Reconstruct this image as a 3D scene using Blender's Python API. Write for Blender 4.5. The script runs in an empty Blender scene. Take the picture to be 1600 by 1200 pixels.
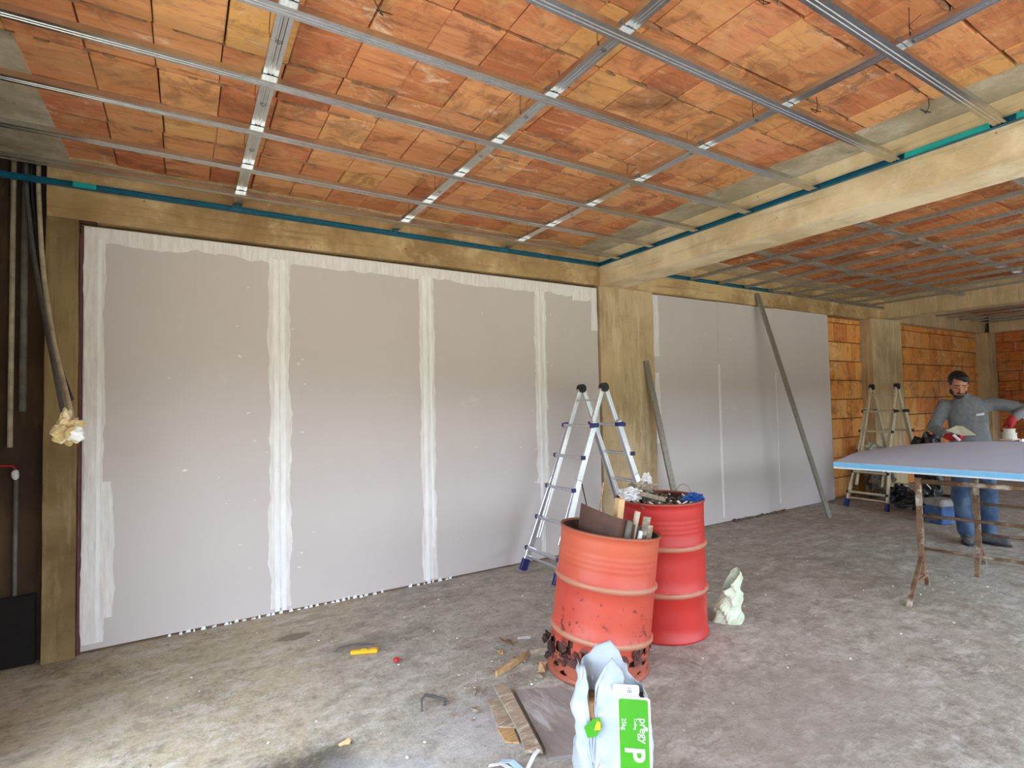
import bpy, bmesh, math, random
from mathutils import Vector, Matrix, Euler, noise
random.seed(7)
PI = math.pi
C = bpy.context.scene.collection
scene = bpy.context.scene

# ------------------------------------------------------------------ camera
H_CAM = 1.5314
Fv = Vector((0.51980496, 0.85345183, 0.03771983))
Rv = Vector((0.85428331, -0.51938391, -0.02098506))
Uv = Vector((-0.00168134, -0.04313156, 0.99906799))
cd = bpy.data.cameras.new('camera'); cam = bpy.data.objects.new('camera', cd); C.objects.link(cam)
m = Matrix((Rv, Uv, -Fv)).transposed().to_4x4(); m.translation = (0, 0, H_CAM)
cam.matrix_world = m
cd.sensor_width = 36; cd.lens = 838.685 / 1600 * 36; cd.clip_start = .02; cd.clip_end = 300
scene.camera = cam

# ------------------------------------------------------------------ world, sun, exposure
w = bpy.data.worlds.new('sky'); scene.world = w; w.use_nodes = True
nt = w.node_tree; bg = nt.nodes['Background']
bg.inputs[0].default_value = (0.80, 0.94, 1.12, 1); bg.inputs[1].default_value = 9.6
sd = bpy.data.lights.new('sun', 'SUN'); sd.energy = 9.0; sd.angle = math.radians(3); sd.color = (1, .93, .82)
sun = bpy.data.objects.new('sun', sd); C.objects.link(sun)
sun.rotation_euler = Vector((-.1, -.5, -.85)).to_track_quat('-Z', 'Y').to_euler(); sun.location = (0, -20, 20)
vs = scene.view_settings
scene.display_settings.display_device = 'sRGB'
vs.view_transform = 'Standard'; vs.look = 'None'; vs.exposure = 0.17; vs.gamma = 1; vs.use_curve_mapping = False
OPEN_X = (-0.45, 10.6); OPEN_Z = 2.4; FRONT_Y = -2.1; SIDE_Y = (-1.3, 2.95); SIDE_Z = 2.3
pl = bpy.data.lights.new('daylight_portal', 'AREA'); pl.shape = 'RECTANGLE'
pl.size = OPEN_X[1] - OPEN_X[0]; pl.size_y = OPEN_Z; pl.cycles.is_portal = True
po = bpy.data.objects.new('daylight_portal', pl); C.objects.link(po)
po.location = ((OPEN_X[0] + OPEN_X[1]) / 2, FRONT_Y - .12, OPEN_Z / 2); po.rotation_euler = (PI / 2, 0, 0)
pl2 = bpy.data.lights.new('side_daylight_portal', 'AREA'); pl2.shape = 'RECTANGLE'
pl2.size = SIDE_Y[1] - SIDE_Y[0]; pl2.size_y = SIDE_Z; pl2.cycles.is_portal = True
po2 = bpy.data.objects.new('side_daylight_portal', pl2); C.objects.link(po2)
po2.location = (-1.42, sum(SIDE_Y) / 2, SIDE_Z / 2); po2.rotation_euler = (PI / 2, 0, -PI / 2)

# ------------------------------------------------------------------ materials
def lin(c):
    return tuple(((x / 255) / 12.92 if x / 255 <= .04045 else ((x / 255 + .055) / 1.055) ** 2.4) for x in c) + (1,)
class N:
    """small node-tree helper"""
    def __init__(s, name):
        s.m = bpy.data.materials.new(name); s.m.use_nodes = True; s.t = s.m.node_tree
        s.b = s.t.nodes['Principled BSDF']
    def n(s, typ, **kw):
        o = s.t.nodes.new('ShaderNode' + typ)
        for k, v in kw.items(): setattr(o, k, v)
        return o
    def l(s, a, b): s.t.links.new(a, b)
    def coord(s, kind='Object', scale=(1, 1, 1)):
        if kind == 'World': c = s.n('NewGeometry').outputs['Position']
        else: c = s.n('TexCoord').outputs[kind]
        mp = s.n('Mapping'); mp.inputs['Scale'].default_value = scale; s.l(c, mp.inputs[0]); return mp.outputs[0]
    def noise(s, co, scale, detail=6, rough=.6, dist=0):
        o = s.n('TexNoise'); o.inputs['Scale'].default_value = scale; o.inputs['Detail'].default_value = detail
        o.inputs['Roughness'].default_value = rough; o.inputs['Distortion'].default_value = dist
        s.l(co, o.inputs['Vector']); return o.outputs['Fac']
    def ramp(s, fac, stops):
        o = s.n('ValToRGB'); e = o.color_ramp.elements
        while len(e) < len(stops): e.new(.5)
        for x, (p, c) in zip(e, stops): x.position = p; x.color = c if len(c) == 4 else tuple(c) + (1,)
        s.l(fac, o.inputs[0]); return o.outputs[0]
    def mask(s, fac, a, b):
        if a > b: return s.ramp(fac, [(b, (1, 1, 1)), (a, (0, 0, 0))])
        return s.ramp(fac, [(a, (0, 0, 0)), (b, (1, 1, 1))])
    def mix(s, fac, a, b, blend='MIX'):
        o = s.n('Mix', data_type='RGBA', blend_type=blend)
        for sock, v in ((o.inputs[0], fac), (o.inputs[6], a), (o.inputs[7], b)):
            if hasattr(v, 'links'): s.l(v, sock)
            else: sock.default_value = v
        return o.outputs[2]
    def math(s, op, a, b=0.0):
        o = s.n('Math', operation=op)
        for sock, v in ((o.inputs[0], a), (o.inputs[1], b)):
            if hasattr(v, 'links'): s.l(v, sock)
            else: sock.default_value = v
        return o.outputs[0]
    def bump(s, h, strength=.3, dist=.01):
        o = s.n('Bump'); o.inputs['Strength'].default_value = strength; o.inputs['Distance'].default_value = dist
        s.l(h, o.inputs['Height']); s.l(o.outputs[0], s.b.inputs['Normal'])
    def out(s, col=None, rough=None, metal=None):
        for k, v in (('Base Color', col), ('Roughness', rough), ('Metallic', metal)):
            if v is None: continue
            if hasattr(v, 'links'): s.l(v, s.b.inputs[k])
            else: s.b.inputs[k].default_value = v
        return s.m

def simple(name, c1, c2=None, rough=.6, metal=0, scale=12, bump=.15, stretch=(1, 1, 1), lo=.35, hi=.65, dirt=None):
    k = N(name); co = k.coord('Object', stretch)
    f = k.noise(co, scale)
    col = k.mix(k.mask(f, lo, hi), lin(c1), lin(c2 or c1))
    if dirt:
        g = k.noise(co, scale * .37 + 1.7, 8, .7)
        col = k.mix(k.mask(g, .52, .66), col, lin(dirt))
    if bump: k.bump(k.noise(co, scale * 4, 5), bump, .004)
    return k.out(col, rough, metal)

def concrete(name, base, dark, light, vertical=False, warm=None):
    k = N(name); co = k.coord('World')
    big = k.noise(co, 1.3, 7, .62, .4)
    med = k.noise(k.coord('World', (3, 3, .5) if vertical else (1, 1, 1)), 3.3, 7, .7)
    fine = k.noise(co, 45, 4, .7)
    col = k.mix(k.mask(big, .35, .62), lin(dark), lin(base))
    col = k.mix(k.math('MULTIPLY', k.mask(med, .5, .72), .8), col, lin(light))
    if warm: col = k.mix(k.mask(k.noise(co, .8, 5), .5, .6), col, lin(warm))
    pits = k.mask(k.noise(co, 23, 4, .6), .70, .74)
    st2 = k.mask(k.noise(k.coord('World', (9, 9, .35) if vertical else (.6, .6, 9)), 2.5, 6, .7), .55, .66)
    col = k.mix(k.math('MULTIPLY', st2, .5), col, lin(tuple(int(x * .86) for x in dark)))
    col = k.mix(pits, col, lin(tuple(int(x * .55) for x in dark)))
    k.bump(k.math('ADD', k.math('MULTIPLY', fine, .5), med), .45, .012)
    return k.out(col, .9)

M = {}
M['beam'] = concrete('beam_concrete', (232, 212, 174), (190, 164, 124), (240, 226, 198))
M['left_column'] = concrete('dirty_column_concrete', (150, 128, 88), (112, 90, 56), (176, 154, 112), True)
M['ring'] = concrete('ring_beam_concrete', (198, 168, 120), (146, 114, 72), (218, 192, 148))
M['column'] = concrete('column_concrete', (204, 180, 142), (168, 144, 108), (220, 202, 168), True)
M['alcove'] = concrete('shade_darkened_concrete', (78, 56, 34), (48, 34, 22), (100, 76, 50), True)  # brown concrete, its tone darkened to carry the shade of the recess
M['margin'] = concrete('lime_washed_concrete', (196, 184, 158), (150, 136, 110), (226, 220, 204))
M['mortar'] = concrete('ceiling_mortar', (128, 96, 66), (84, 58, 40), (160, 132, 100))
M['wallmortar'] = concrete('wall_mortar', (132, 100, 62), (104, 76, 46), (150, 122, 84))
M['plain'] = concrete('render_coat', (190, 184, 172), (176, 168, 154), (204, 198, 186))
M['ground'] = concrete('outdoor_ground', (190, 178, 158), (172, 160, 138), (205, 196, 178))

M['light_blocker'] = concrete('light_blocker_green', (70, 84, 48), (52, 64, 36), (88, 100, 58))  # dark green for the unseen blocks and sheets added to cut outdoor light

def brick_mat(name, cols, streak=(1.3, 9, 9), soot=True, sat_dark=(150, 88, 56), pale=(224, 174, 128)):
    k = N(name)
    rnd = k.n('ObjectInfo').outputs['Random']
    base = k.ramp(rnd, [(i / (len(cols) - 1), lin(c)) for i, c in enumerate(cols)])
    rs = k.n('Mapping'); tc = k.n('NewGeometry').outputs['Position']
    off = k.n('CombineXYZ'); k.l(k.math('MULTIPLY', rnd, 37.0), off.inputs[2]); k.l(k.math('MULTIPLY', rnd, 11.0), off.inputs[0])
    add = k.n('VectorMath', operation='ADD'); k.l(tc, add.inputs[0]); k.l(off.outputs[0], add.inputs[1])
    k.l(add.outputs[0], rs.inputs[0]); rs.inputs['Scale'].default_value = streak
    st = k.noise(rs.outputs[0], 2.6, 9, .74, .4)
    col = k.mix(k.math('MULTIPLY', k.mask(st, .47, .36), .65), base, lin(sat_dark))
    col = k.mix(k.math('MULTIPLY', k.mask(st, .53, .66), .6), col, lin(pale))
    co = k.coord('World')
    patch = k.noise(co, 4.3, 6, .68, .8)
    col = k.mix(k.math('MULTIPLY', k.mask(patch, .52, .62), .5), col, lin(tuple(int(x * .8) for x in sat_dark)))
    col = k.mix(k.math('MULTIPLY', k.mask(k.noise(co, 2.7, 7, .7, .5), .53, .63), .55), col, lin((216, 166, 112)))
    eff = k.mask(k.noise(k.coord('World', (.7, 1.3, 1)), 4.1, 9, .78, .9), .57, .66)
    eff2 = k.math('MULTIPLY', eff, k.mask(k.noise(co, .8, 3), .40, .58))
    col = k.mix(k.math('MULTIPLY', eff2, .8), col, lin((236, 208, 182)))
    if soot:
        so = k.mask(k.noise(co, 2.1, 7, .7, .5), .56, .68)
        col = k.mix(k.math('MULTIPLY', so, .6), col, lin((96, 62, 36)))
    k.bump(k.math('ADD', st, k.math('MULTIPLY', k.noise(co, 60, 3), .4)), .35, .006)
    return k.out(col, .85)
M['brick'] = brick_mat('terracotta_ceiling_block', [(204, 126, 80), (220, 152, 98), (184, 106, 66), (224, 162, 106), (206, 134, 86), (220, 166, 98), (196, 114, 74), (222, 154, 108)])
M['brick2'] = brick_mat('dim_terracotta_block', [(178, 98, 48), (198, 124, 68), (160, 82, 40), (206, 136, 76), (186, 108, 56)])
M['brick3'] = brick_mat('wall_hollow_block', [(236, 160, 80), (226, 142, 66), (246, 186, 112), (214, 126, 58), (240, 168, 88)], streak=(16, 16, 1.2), soot=True, sat_dark=(170, 100, 48))
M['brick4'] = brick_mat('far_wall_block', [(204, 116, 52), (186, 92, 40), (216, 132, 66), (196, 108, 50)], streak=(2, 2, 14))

def gyps():
    k = N('gypsum_board'); co = k.coord('World')
    f = k.noise(k.coord('World', (1, 1, .6)), 1.2, 4)
    col = k.mix(k.mask(f, .3, .7), lin((202, 194, 191)), lin((197, 188, 185)))
    sm = k.mask(k.noise(co, 2.4, 9, .78), .63, .70)
    col = k.mix(k.math('MULTIPLY', sm, .35), col, lin((222, 214, 208)))
    k.bump(k.noise(co, 160, 2), .06, .001)
    return k.out(col, .62)
M['gypsum'] = gyps()
def filler():
    k = N('joint_filler'); co = k.coord('World', (9, 9, 1))
    f = k.noise(co, 4, 6, .7)
    col = k.mix(k.mask(f, .35, .65), lin((216, 208, 204)), lin((238, 236, 234)))
    k.bump(f, .3, .004)
    return k.out(col, .8)
M['filler'] = filler()
M['filler_ridge'] = simple('fresh_filler', (232, 232, 230), (244, 245, 245), .75, scale=8, stretch=(3, 3, .7))

def floor_mat():
    k = N('worn_concrete_floor'); co = k.coord('World')
    big = k.noise(co, .62, 8, .66, .8)
    col = k.mix(k.mask(big, .38, .6), lin((152, 145, 133)), lin((178, 172, 163)))
    # tan dusty cement along the plastered wall, grey towards the middle
    sep = k.n('SeparateXYZ'); k.l(k.n('NewGeometry').outputs['Position'], sep.inputs[0])
    t = k.math('ADD', k.math('MULTIPLY', sep.outputs[0], -.35), k.math('ADD', k.math('MULTIPLY', sep.outputs[1], .12), k.math('MULTIPLY', big, 1.2)))
    tan = k.mask(t, .52, .86)
    col = k.mix(k.math('MULTIPLY', tan, .65), col, lin((184, 168, 134)))
    r = k.math('MULTIPLY', k.mask(k.math('ADD', k.math('MULTIPLY', sep.outputs[0], .12), k.math('MULTIPLY', big, .6)), .55, .95), .55)
    col = k.mix(r, col, lin((150, 138, 120)))
    st = k.noise(k.coord('World', (1.0, 2.2, 1)), 3.4, 10, .8, .35)
    col = k.mix(k.math('MULTIPLY', k.mask(st, .5, .62), .55), col, lin((212, 207, 200)))
    dk = k.noise(k.coord('World', (1.2, 1.8, 1)), 2.6, 10, .78, .3)
    col = k.mix(k.math('MULTIPLY', k.mask(dk, .53, .66), .55), col, lin((122, 112, 96)))
    wh = k.math('MULTIPLY', k.mask(k.noise(co, 1.5, 9, .78, .4), .56, .66), k.mask(k.noise(co, 11, 6, .8), .45, .62))
    col = k.mix(k.math('MULTIPLY', wh, .8), col, lin((222, 220, 216)))
    fa = k.noise(co, 9, 12, .82); fb = k.noise(co, 22, 10, .8)
    col = k.mix(k.math('MULTIPLY', k.mask(fa, .50, .60), .3), col, lin((208, 204, 198)))
    col = k.mix(k.math('MULTIPLY', k.mask(fa, .49, .40), .38), col, lin((112, 103, 90)))
    col = k.mix(k.math('MULTIPLY', k.mask(fb, .54, .64), .35), col, lin((96, 88, 76)))
    spk = k.mask(k.noise(co, 38, 4, .7), .63, .7)
    col = k.mix(k.math('MULTIPLY', spk, .6), col, lin((88, 78, 64)))
    pk = k.math('MULTIPLY', k.mask(k.noise(co, 2.3, 10, .8, .5), .53, .6), k.mask(k.noise(co, 19, 8, .8), .42, .58))
    col = k.mix(k.math('MULTIPLY', pk, .6), col, lin((108, 98, 84)))
    crk = k.noise(k.coord('World', (1, 1.6, 1)), 1.9, 8, .7, 1.6)
    crk = k.mask(k.math('ABSOLUTE', k.math('SUBTRACT', crk, .5)), .006, .002)
    col = k.mix(k.math('MULTIPLY', k.math('MULTIPLY', crk, k.mask(k.noise(co, .9, 3), .5, .58)), .7), col, lin((84, 74, 60)))
    # one dark oily stain
    def blot(cx, cy, sx, sy, r0, r1, c, amt):
        nonlocal col
        vx = k.math('DIVIDE', k.math('SUBTRACT', sep.outputs[0], cx), sx); vy = k.math('DIVIDE', k.math('SUBTRACT', sep.outputs[1], cy), sy)
        d = k.math('SQRT', k.math('ADD', k.math('MULTIPLY', vx, vx), k.math('MULTIPLY', vy, vy)))
        d = k.math('ADD', d, k.math('MULTIPLY', k.math('SUBTRACT', k.noise(co, 6, 12, .82), .5), 2.6))
        col = k.mix(k.math('MULTIPLY', k.mask(d, r1, r0), amt), col, lin(c))
    blot(.42, 2.45, .34, .24, .35, 1.05, (66, 58, 44), .85)
    blot(.62, 3.92, .16, .07, .6, .8, (120, 108, 88), .8)
    blot(1.05, 3.55, .5, .12, .3, 1.0, (112, 104, 88), .5)
    blot(1.3, 2.3, .5, .35, .3, 1.1, (180, 180, 184), .5)
    blot(2.6, 1.6, .9, .5, .3, 1.1, (150, 142, 134), .5)
    blot(.6, 2.2, .35, .3, .3, 1.0, (178, 184, 190), .5)
    k.bump(k.math('ADD', k.math('MULTIPLY', st, 1.0), k.math('MULTIPLY', k.noise(co, 30, 6, .7), .6)), .55, .02)
    return k.out(col, .82)
M['floor'] = floor_mat()

def galv(name, c1=(176, 180, 182), c2=(150, 154, 156), rough=.34, metal=1):
    k = N(name); co = k.coord('Object')
    f = k.noise(co, 30, 5, .7)
    k.bump(f, .06, .002)
    return k.out(k.mix(k.mask(f, .3, .7), lin(c1), lin(c2)), rough, metal)
M['galv'] = galv('galvanised_steel', (214, 215, 214), (190, 193, 194), .24, 1)
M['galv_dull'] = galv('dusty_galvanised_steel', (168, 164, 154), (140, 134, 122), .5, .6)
M['zinc'] = simple('grey_zinc_clip', (134, 136, 138), (118, 121, 124), .6, bump=0)
M['teal'] = simple('teal_edge_tape', (0, 104, 128), (0, 84, 110), .45, scale=20, bump=0)
M['teal_light'] = simple('bright_teal_tape', (0, 168, 160), (0, 150, 150), .4, scale=20, bump=0)
M['wire'] = simple('rusty_wire', (70, 52, 42), (50, 38, 32), .7, .4)
M['alu'] = galv('aluminium_rail', (222, 222, 226), (204, 205, 210), .3, .85)
M['alu_old'] = galv('cream_aged_aluminium', (214, 200, 168), (186, 172, 142), .5, .25)
M['blue_cap'] = simple('dark_blue_plastic', (34, 34, 104), (28, 28, 84), .45, bump=0)
M['black_cap'] = simple('black_plastic', (36, 32, 36), (28, 26, 28), .5, bump=0)
M['pvc_white'] = simple('dusty_white_pipe', (196, 184, 160), (160, 146, 122), .6)
M['pvc_grey'] = simple('dusty_grey_pipe', (120, 112, 104), (96, 88, 80), .6)
M['plaster_lump'] = simple('ochre_plaster', (226, 208, 168), (196, 164, 104), .85, scale=14, bump=.6)
M['red'] = simple('red_plastic', (190, 30, 34), (168, 24, 30), .5, bump=0)
M['yellow'] = simple('yellow_plastic', (236, 178, 30), (220, 160, 24), .45, bump=0)
M['wood'] = simple('raw_timber', (196, 164, 118), (168, 132, 88), .75, scale=5, stretch=(1.5, 12, 12), dirt=(120, 92, 64))
M['wood_pale'] = simple('pale_pine', (232, 200, 150), (220, 180, 124), .7, scale=5, stretch=(8, 8, 1))
M['wood_old'] = simple('weathered_timber', (162, 146, 126), (130, 114, 96), .85, scale=5, stretch=(2, 9, 9), dirt=(196, 186, 170))
M['ply'] = simple('grey_cement_stained_board', (146, 138, 134), (120, 110, 104), .8, scale=3, stretch=(4, 1, 1), dirt=(170, 166, 166), bump=.3)
M['brown_sheet'] = simple('brown_rusty_sheet', (98, 66, 52), (76, 50, 42), .7, scale=6, dirt=(66, 44, 36))
M['rust_in'] = simple('rusty_drum_inside', (74, 48, 34), (50, 32, 24), .9)
M['dirt'] = simple('grey_rubble', (120, 104, 86), (84, 70, 56), .95, scale=20, bump=.6)
M['white_plastic'] = simple('white_plastic', (230, 228, 226), (206, 204, 204), .5, bump=.1)
M['light_blue'] = simple('light_blue_plastic', (160, 196, 226), (186, 212, 232), .5)
M['blue_plastic'] = simple('blue_plastic', (42, 92, 168), (34, 76, 146), .5)
M['black_bag'] = simple('black_plastic_film', (24, 22, 24), (34, 32, 34), .4, bump=.3)
M['grey_cable'] = simple('grey_cable', (86, 84, 84), (66, 62, 62), .6)
M['bagfilm'] = simple('pale_green_plastic_film', (206, 212, 190), (178, 186, 160), .35, bump=.3, scale=7)
M['trestle'] = simple('rusty_painted_steel', (132, 104, 78), (92, 66, 46), .8, .2, scale=9, dirt=(206, 196, 180))
M['board_top'] = simple('blue_foam_board_top', (212, 226, 250), (206, 220, 246), .6, scale=2, bump=0)
M['board_edge'] = simple('light_blue_foam_edge', (126, 196, 238), (118, 188, 234), .6, bump=0)
M['board_under'] = simple('white_board_edge', (226, 236, 242), (218, 228, 236), .6, bump=0)
M['skin'] = simple('skin', (186, 128, 100), (172, 114, 88), .55, bump=0)
M['hair'] = simple('black_hair', (22, 16, 16), (32, 24, 22), .6, scale=60, bump=.5)
M['beard'] = simple('dark_beard', (52, 36, 30), (38, 26, 22), .8, scale=70, bump=.5)
M['jumper'] = simple('charcoal_knit', (122, 126, 128), (106, 109, 112), .95, scale=30, bump=.3)
M['badge'] = simple('white_print', (220, 220, 222), (200, 200, 204), .7)
M['jeans'] = simple('faded_denim', (46, 66, 98), (96, 114, 134), .9, scale=5, lo=.4, hi=.7, bump=.2)
M['shoe'] = simple('dusty_grey_shoe', (92, 92, 92), (70, 70, 72), .8)
M['glove'] = simple('red_work_glove', (176, 26, 34), (146, 18, 26), .7, scale=30)
M['eye'] = simple('dark_eye', (26, 20, 18), (20, 16, 14), .3, bump=0)
M['lip'] = simple('lips', (150, 86, 72), (140, 78, 66), .5, bump=0)

def drum_mat(name, paint, paint2, rusty):
    k = N(name); co = k.coord('Object')
    f = k.noise(co, 3.2, 6, .6)
    col = k.mix(k.mask(f, .35, .65), lin(paint), lin(paint2))
    z = k.n('Attribute', attribute_name='made_height').outputs['Fac']
    # rust pits, denser low on the drum
    dens = k.math('MULTIPLY', k.mask(z, .68, .3), .16 if rusty else .04)
    pits = k.noise(co, 26, 5, .7)
    p = k.math('ADD', pits, k.math('SUBTRACT', dens, 0.0))
    region = k.mask(k.noise(co, 4.2, 3), .44, .56)
    col = k.mix(k.math('MULTIPLY', k.mask(p, .68, .73), region), col, lin((92, 44, 34)))
    low = k.mask(k.math('ADD', z, k.math('MULTIPLY', k.math('SUBTRACT', k.noise(co, 7, 7, .7), .5), .3)), .27, .19)
    if rusty:
        col = k.mix(k.math('MULTIPLY', k.mask(k.math('ADD', z, k.math('MULTIPLY', k.math('SUBTRACT', k.noise(co, 3, 5), .5), .5)), .60, .78), .7), col, lin((190, 92, 62)))
        col = k.mix(k.math('MULTIPLY', low, .85), col, lin((150, 80, 60)))
        fl_ = k.math('MULTIPLY', k.mask(k.noise(co, 9, 9, .75, .4), .5, .54), k.mask(k.math('ABSOLUTE', k.math('SUBTRACT', z, .2)), .085, .05))
        col = k.mix(fl_, col, lin((92, 52, 46)))
        col = k.mix(k.math('MULTIPLY', k.mask(k.noise(co, 15, 8, .75), .56, .59), fl_), col, lin((36, 22, 20)))
    # dust sitting on the rolling hoops
    def hoop(z0):
        nonlocal col
        d = k.math('ABSOLUTE', k.math('SUBTRACT', z, z0)); d = k.math('ADD', d, k.math('MULTIPLY', k.math('SUBTRACT', k.noise(co, 14, 5), .5), .016))
        col = k.mix(k.math('MULTIPLY', k.mask(d, .019, .011), .85), col, lin((168, 122, 96)))
    for z0 in (.30, .59): hoop(z0)
    rim = k.mask(k.math('ADD', z, k.math('MULTIPLY', k.math('SUBTRACT', k.noise(co, 24, 4), .5), .02)), .866, .876)
    col = k.mix(rim, col, lin((120, 80, 60)))
    d2 = k.mask(k.noise(co, 2.3, 8, .75), .62, .68)
    col = k.mix(k.math('MULTIPLY', d2, .35), col, lin((198, 130, 104)))
    k.bump(k.math('ADD', f, k.math('MULTIPLY', pits, .3)), .2, .01)
    return k.out(col, .5, .0)
M['drum_a'] = drum_mat('faded_red_drum_paint', (186, 74, 54), (176, 62, 48), True)
M['drum_b'] = drum_mat('red_drum_paint', (184, 42, 34), (172, 36, 30), False)
M['scale_rust'] = simple('flaking_rust', (96, 58, 50), (60, 36, 32), .95, scale=26, bump=.8)

# ------------------------------------------------------------------ mesh helpers
def link(name, me, mat, parent=None, loc=None, smooth=False):
    o = bpy.data.objects.new(name, me); C.objects.link(o)
    if mat is not None and not me.materials:
        for x in (mat if isinstance(mat, (list, tuple)) else [mat]): me.materials.append(x)
    if smooth:
        for p in me.polygons: p.use_smooth = True
    if parent: o.parent = parent
    if loc is not None: o.location = loc
    return o
def obj(name, bm, mat, parent=None, loc=None, smooth=False):
    bmesh.ops.recalc_face_normals(bm, faces=bm.faces)
    me = bpy.data.meshes.new(name); bm.to_mesh(me); bm.free()
    return link(name, me, mat, parent, loc, smooth)
def tag(o, label, cat, group=None, kind=None):
    o['label'] = label; o['category'] = cat
    if group: o['group'] = group
    if kind: o['kind'] = kind
    return o
def thing(name, label, cat, loc=(0, 0, 0), rot=(0, 0, 0), group=None):
    o = bpy.data.objects.new(name, None); C.objects.link(o); o.empty_display_size = .1
    o.location = loc; o.rotation_euler = rot
    return tag(o, label, cat, group)
def struct(o, label=None, cat=None):
    o['kind'] = 'structure'
    if label: o['label'] = label
    if cat: o['category'] = cat
    return o
def box(bm, lo, hi, bevel=0, mtx=None):
    vs_ = [bm.verts.new((x, y, z)) for x in (lo[0], hi[0]) for y in (lo[1], hi[1]) for z in (lo[2], hi[2])]
    fs = [bm.faces.new([vs_[i] for i in q]) for q in ((0, 1, 3, 2), (4, 6, 7, 5), (0, 4, 5, 1), (2, 3, 7, 6), (0, 2, 6, 4), (1, 5, 7, 3))]
    if bevel:
        es = list({e for f in fs for e in f.edges})
        r = bmesh.ops.bevel(bm, geom=es, offset=bevel, segments=1, affect='EDGES', profile=.5)
        vs_ = list({v for f in r['faces'] for v in f.verts} | {v for v in vs_ if v.is_valid})
    if mtx is not None: bmesh.ops.transform(bm, matrix=mtx, verts=vs_)
    return vs_
def nb(): return bmesh.new()
def frame(p0, p1, up=(0, 0, 1)):
    d = (Vector(p1) - Vector(p0)).normalized(); u = Vector(up)
    if abs(d.dot(u)) > .99: u = Vector((1, 0, 0))
    s = d.cross(u).normalized(); t = s.cross(d).normalized()
    return d, s, t
def bar(bm, p0, p1, ws, wt, up=(0, 0, 1), bevel=0):
    """rectangular bar p0..p1, ws across side axis, wt across up axis"""
    d, s, t = frame(p0, p1, up); L = (Vector(p1) - Vector(p0)).length
    mt = Matrix((d, s, t)).transposed().to_4x4(); mt.translation = Vector(p0)
    return box(bm, (0, -ws / 2, -wt / 2), (L, ws / 2, wt / 2), bevel, mt)
def tube(bm, pts, r, seg=10, cap=True):
    pts = [Vector(p) for p in pts]; rs = r if isinstance(r, (list, tuple)) else [r] * len(pts)
    rings = []; prev = None
    for i, p in enumerate(pts):
        d = (pts[min(i + 1, len(pts) - 1)] - pts[max(i - 1, 0)]).normalized()
        if prev is None: s = d.orthogonal().normalized()
        else: s = (prev - d * prev.dot(d)).normalized()
        prev = s; t = d.cross(s)
        rings.append([bm.verts.new(p + (s * math.cos(2 * PI * k / seg) + t * math.sin(2 * PI * k / seg)) * rs[i]) for k in range(seg)])
    for a, b in zip(rings, rings[1:]):
        for k in range(seg): bm.faces.new((a[k], a[(k + 1) % seg], b[(k + 1) % seg], b[k]))
    if cap: bm.faces.new(rings[0][::-1]); bm.faces.new(rings[-1])
    return rings
def sweep(bm, prof, p0, p1, up=(0, 0, 1)):
    """closed profile [(side, up)] extruded along p0..p1"""
    d, s, t = frame(p0, p1, up)
    a = [bm.verts.new(Vector(p0) + s * x + t * y) for x, y in prof]; b = [bm.verts.new(Vector(p1) + s * x + t * y) for x, y in prof]
    n = len(prof)
    for i in range(n): bm.faces.new((a[i], a[(i + 1) % n], b[(i + 1) % n], b[i]))
    bm.faces.new(a[::-1]); bm.faces.new(b)
def lump(bm, c, r, amp=.25, sub=2, scale=(1, 1, 1), seed=0, freq=3):
    res = bmesh.ops.create_icosphere(bm, subdivisions=sub, radius=1)
    for v in res['verts']:
        n = noise.noise(v.co * freq * .5 + Vector((seed * 3.1, seed * 1.7, seed)))
        v.co = v.co * (1 + amp * 2 * n); v.co = Vector((v.co.x * scale[0], v.co.y * scale[1], v.co.z * scale[2])) * r + Vector(c)
    return res['verts']
def prism(bm, pts, d0, d1, axis='y'):
    """polygon pts in (x,z) between y=d0 and y=d1 (axis y) or (x,y) between z=d0, z=d1 (axis z)"""
    f = (lambda p, d: (p[0], d, p[1])) if axis == 'y' else (lambda p, d: (p[0], p[1], d))
    a = [bm.verts.new(f(p, d0)) for p in pts]; b = [bm.verts.new(f(p, d1)) for p in pts]; n = len(pts)
    for i in range(n): bm.faces.new((a[i], a[(i + 1) % n], b[(i + 1) % n], b[i]))
    bm.faces.new(a[::-1]); bm.faces.new(b)
def boxobj(name, lo, hi, mat, parent=None, bevel=0):
    bm = nb(); box(bm, lo, hi, bevel); return obj(name, bm, mat, parent)

WY = 4.42      # face of the long wall
ZC = 3.15      # underside of the ceiling blocks
XB = 3.80      # near face of the cross beam
# ------------------------------------------------------------------ setting: floor, slabs, outer walls
def rough_slab(name, lo, hi, mat, n=60, amp=.006, parent=None):
    bm = nb(); vs2 = []
    nx = n; ny = max(4, int(n * (hi[1] - lo[1]) / (hi[0] - lo[0])))
    for j in range(ny + 1):
        for i in range(nx + 1):
            x = lo[0] + (hi[0] - lo[0]) * i / nx; y = lo[1] + (hi[1] - lo[1]) * j / ny
            vs2.append(bm.verts.new((x, y, hi[2] - amp * (1 + noise.fractal(Vector((x * .9, y * .9, 2)), 1, 2, 4)) * .5)))
    for j in range(ny):
        for i in range(nx):
            q = j * (nx + 1) + i; bm.faces.new((vs2[q], vs2[q + 1], vs2[q + nx + 2], vs2[q + nx + 1]))
    edge = [e for e in bm.edges if e.is_boundary]
    r = bmesh.ops.extrude_edge_only(bm, edges=edge); nv = [g for g in r['geom'] if isinstance(g, bmesh.types.BMVert)]
    for v in nv: v.co.z = lo[2]
    return obj(name, bm, mat, parent, smooth=False)
fl = rough_slab('floor', (-1.3, FRONT_Y - .1, -.2), (15.0, 4.75, 0), M['floor'], 200, .004); struct(fl)
for p in fl.data.polygons: p.use_smooth = abs(p.normal.z) > .5
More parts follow.
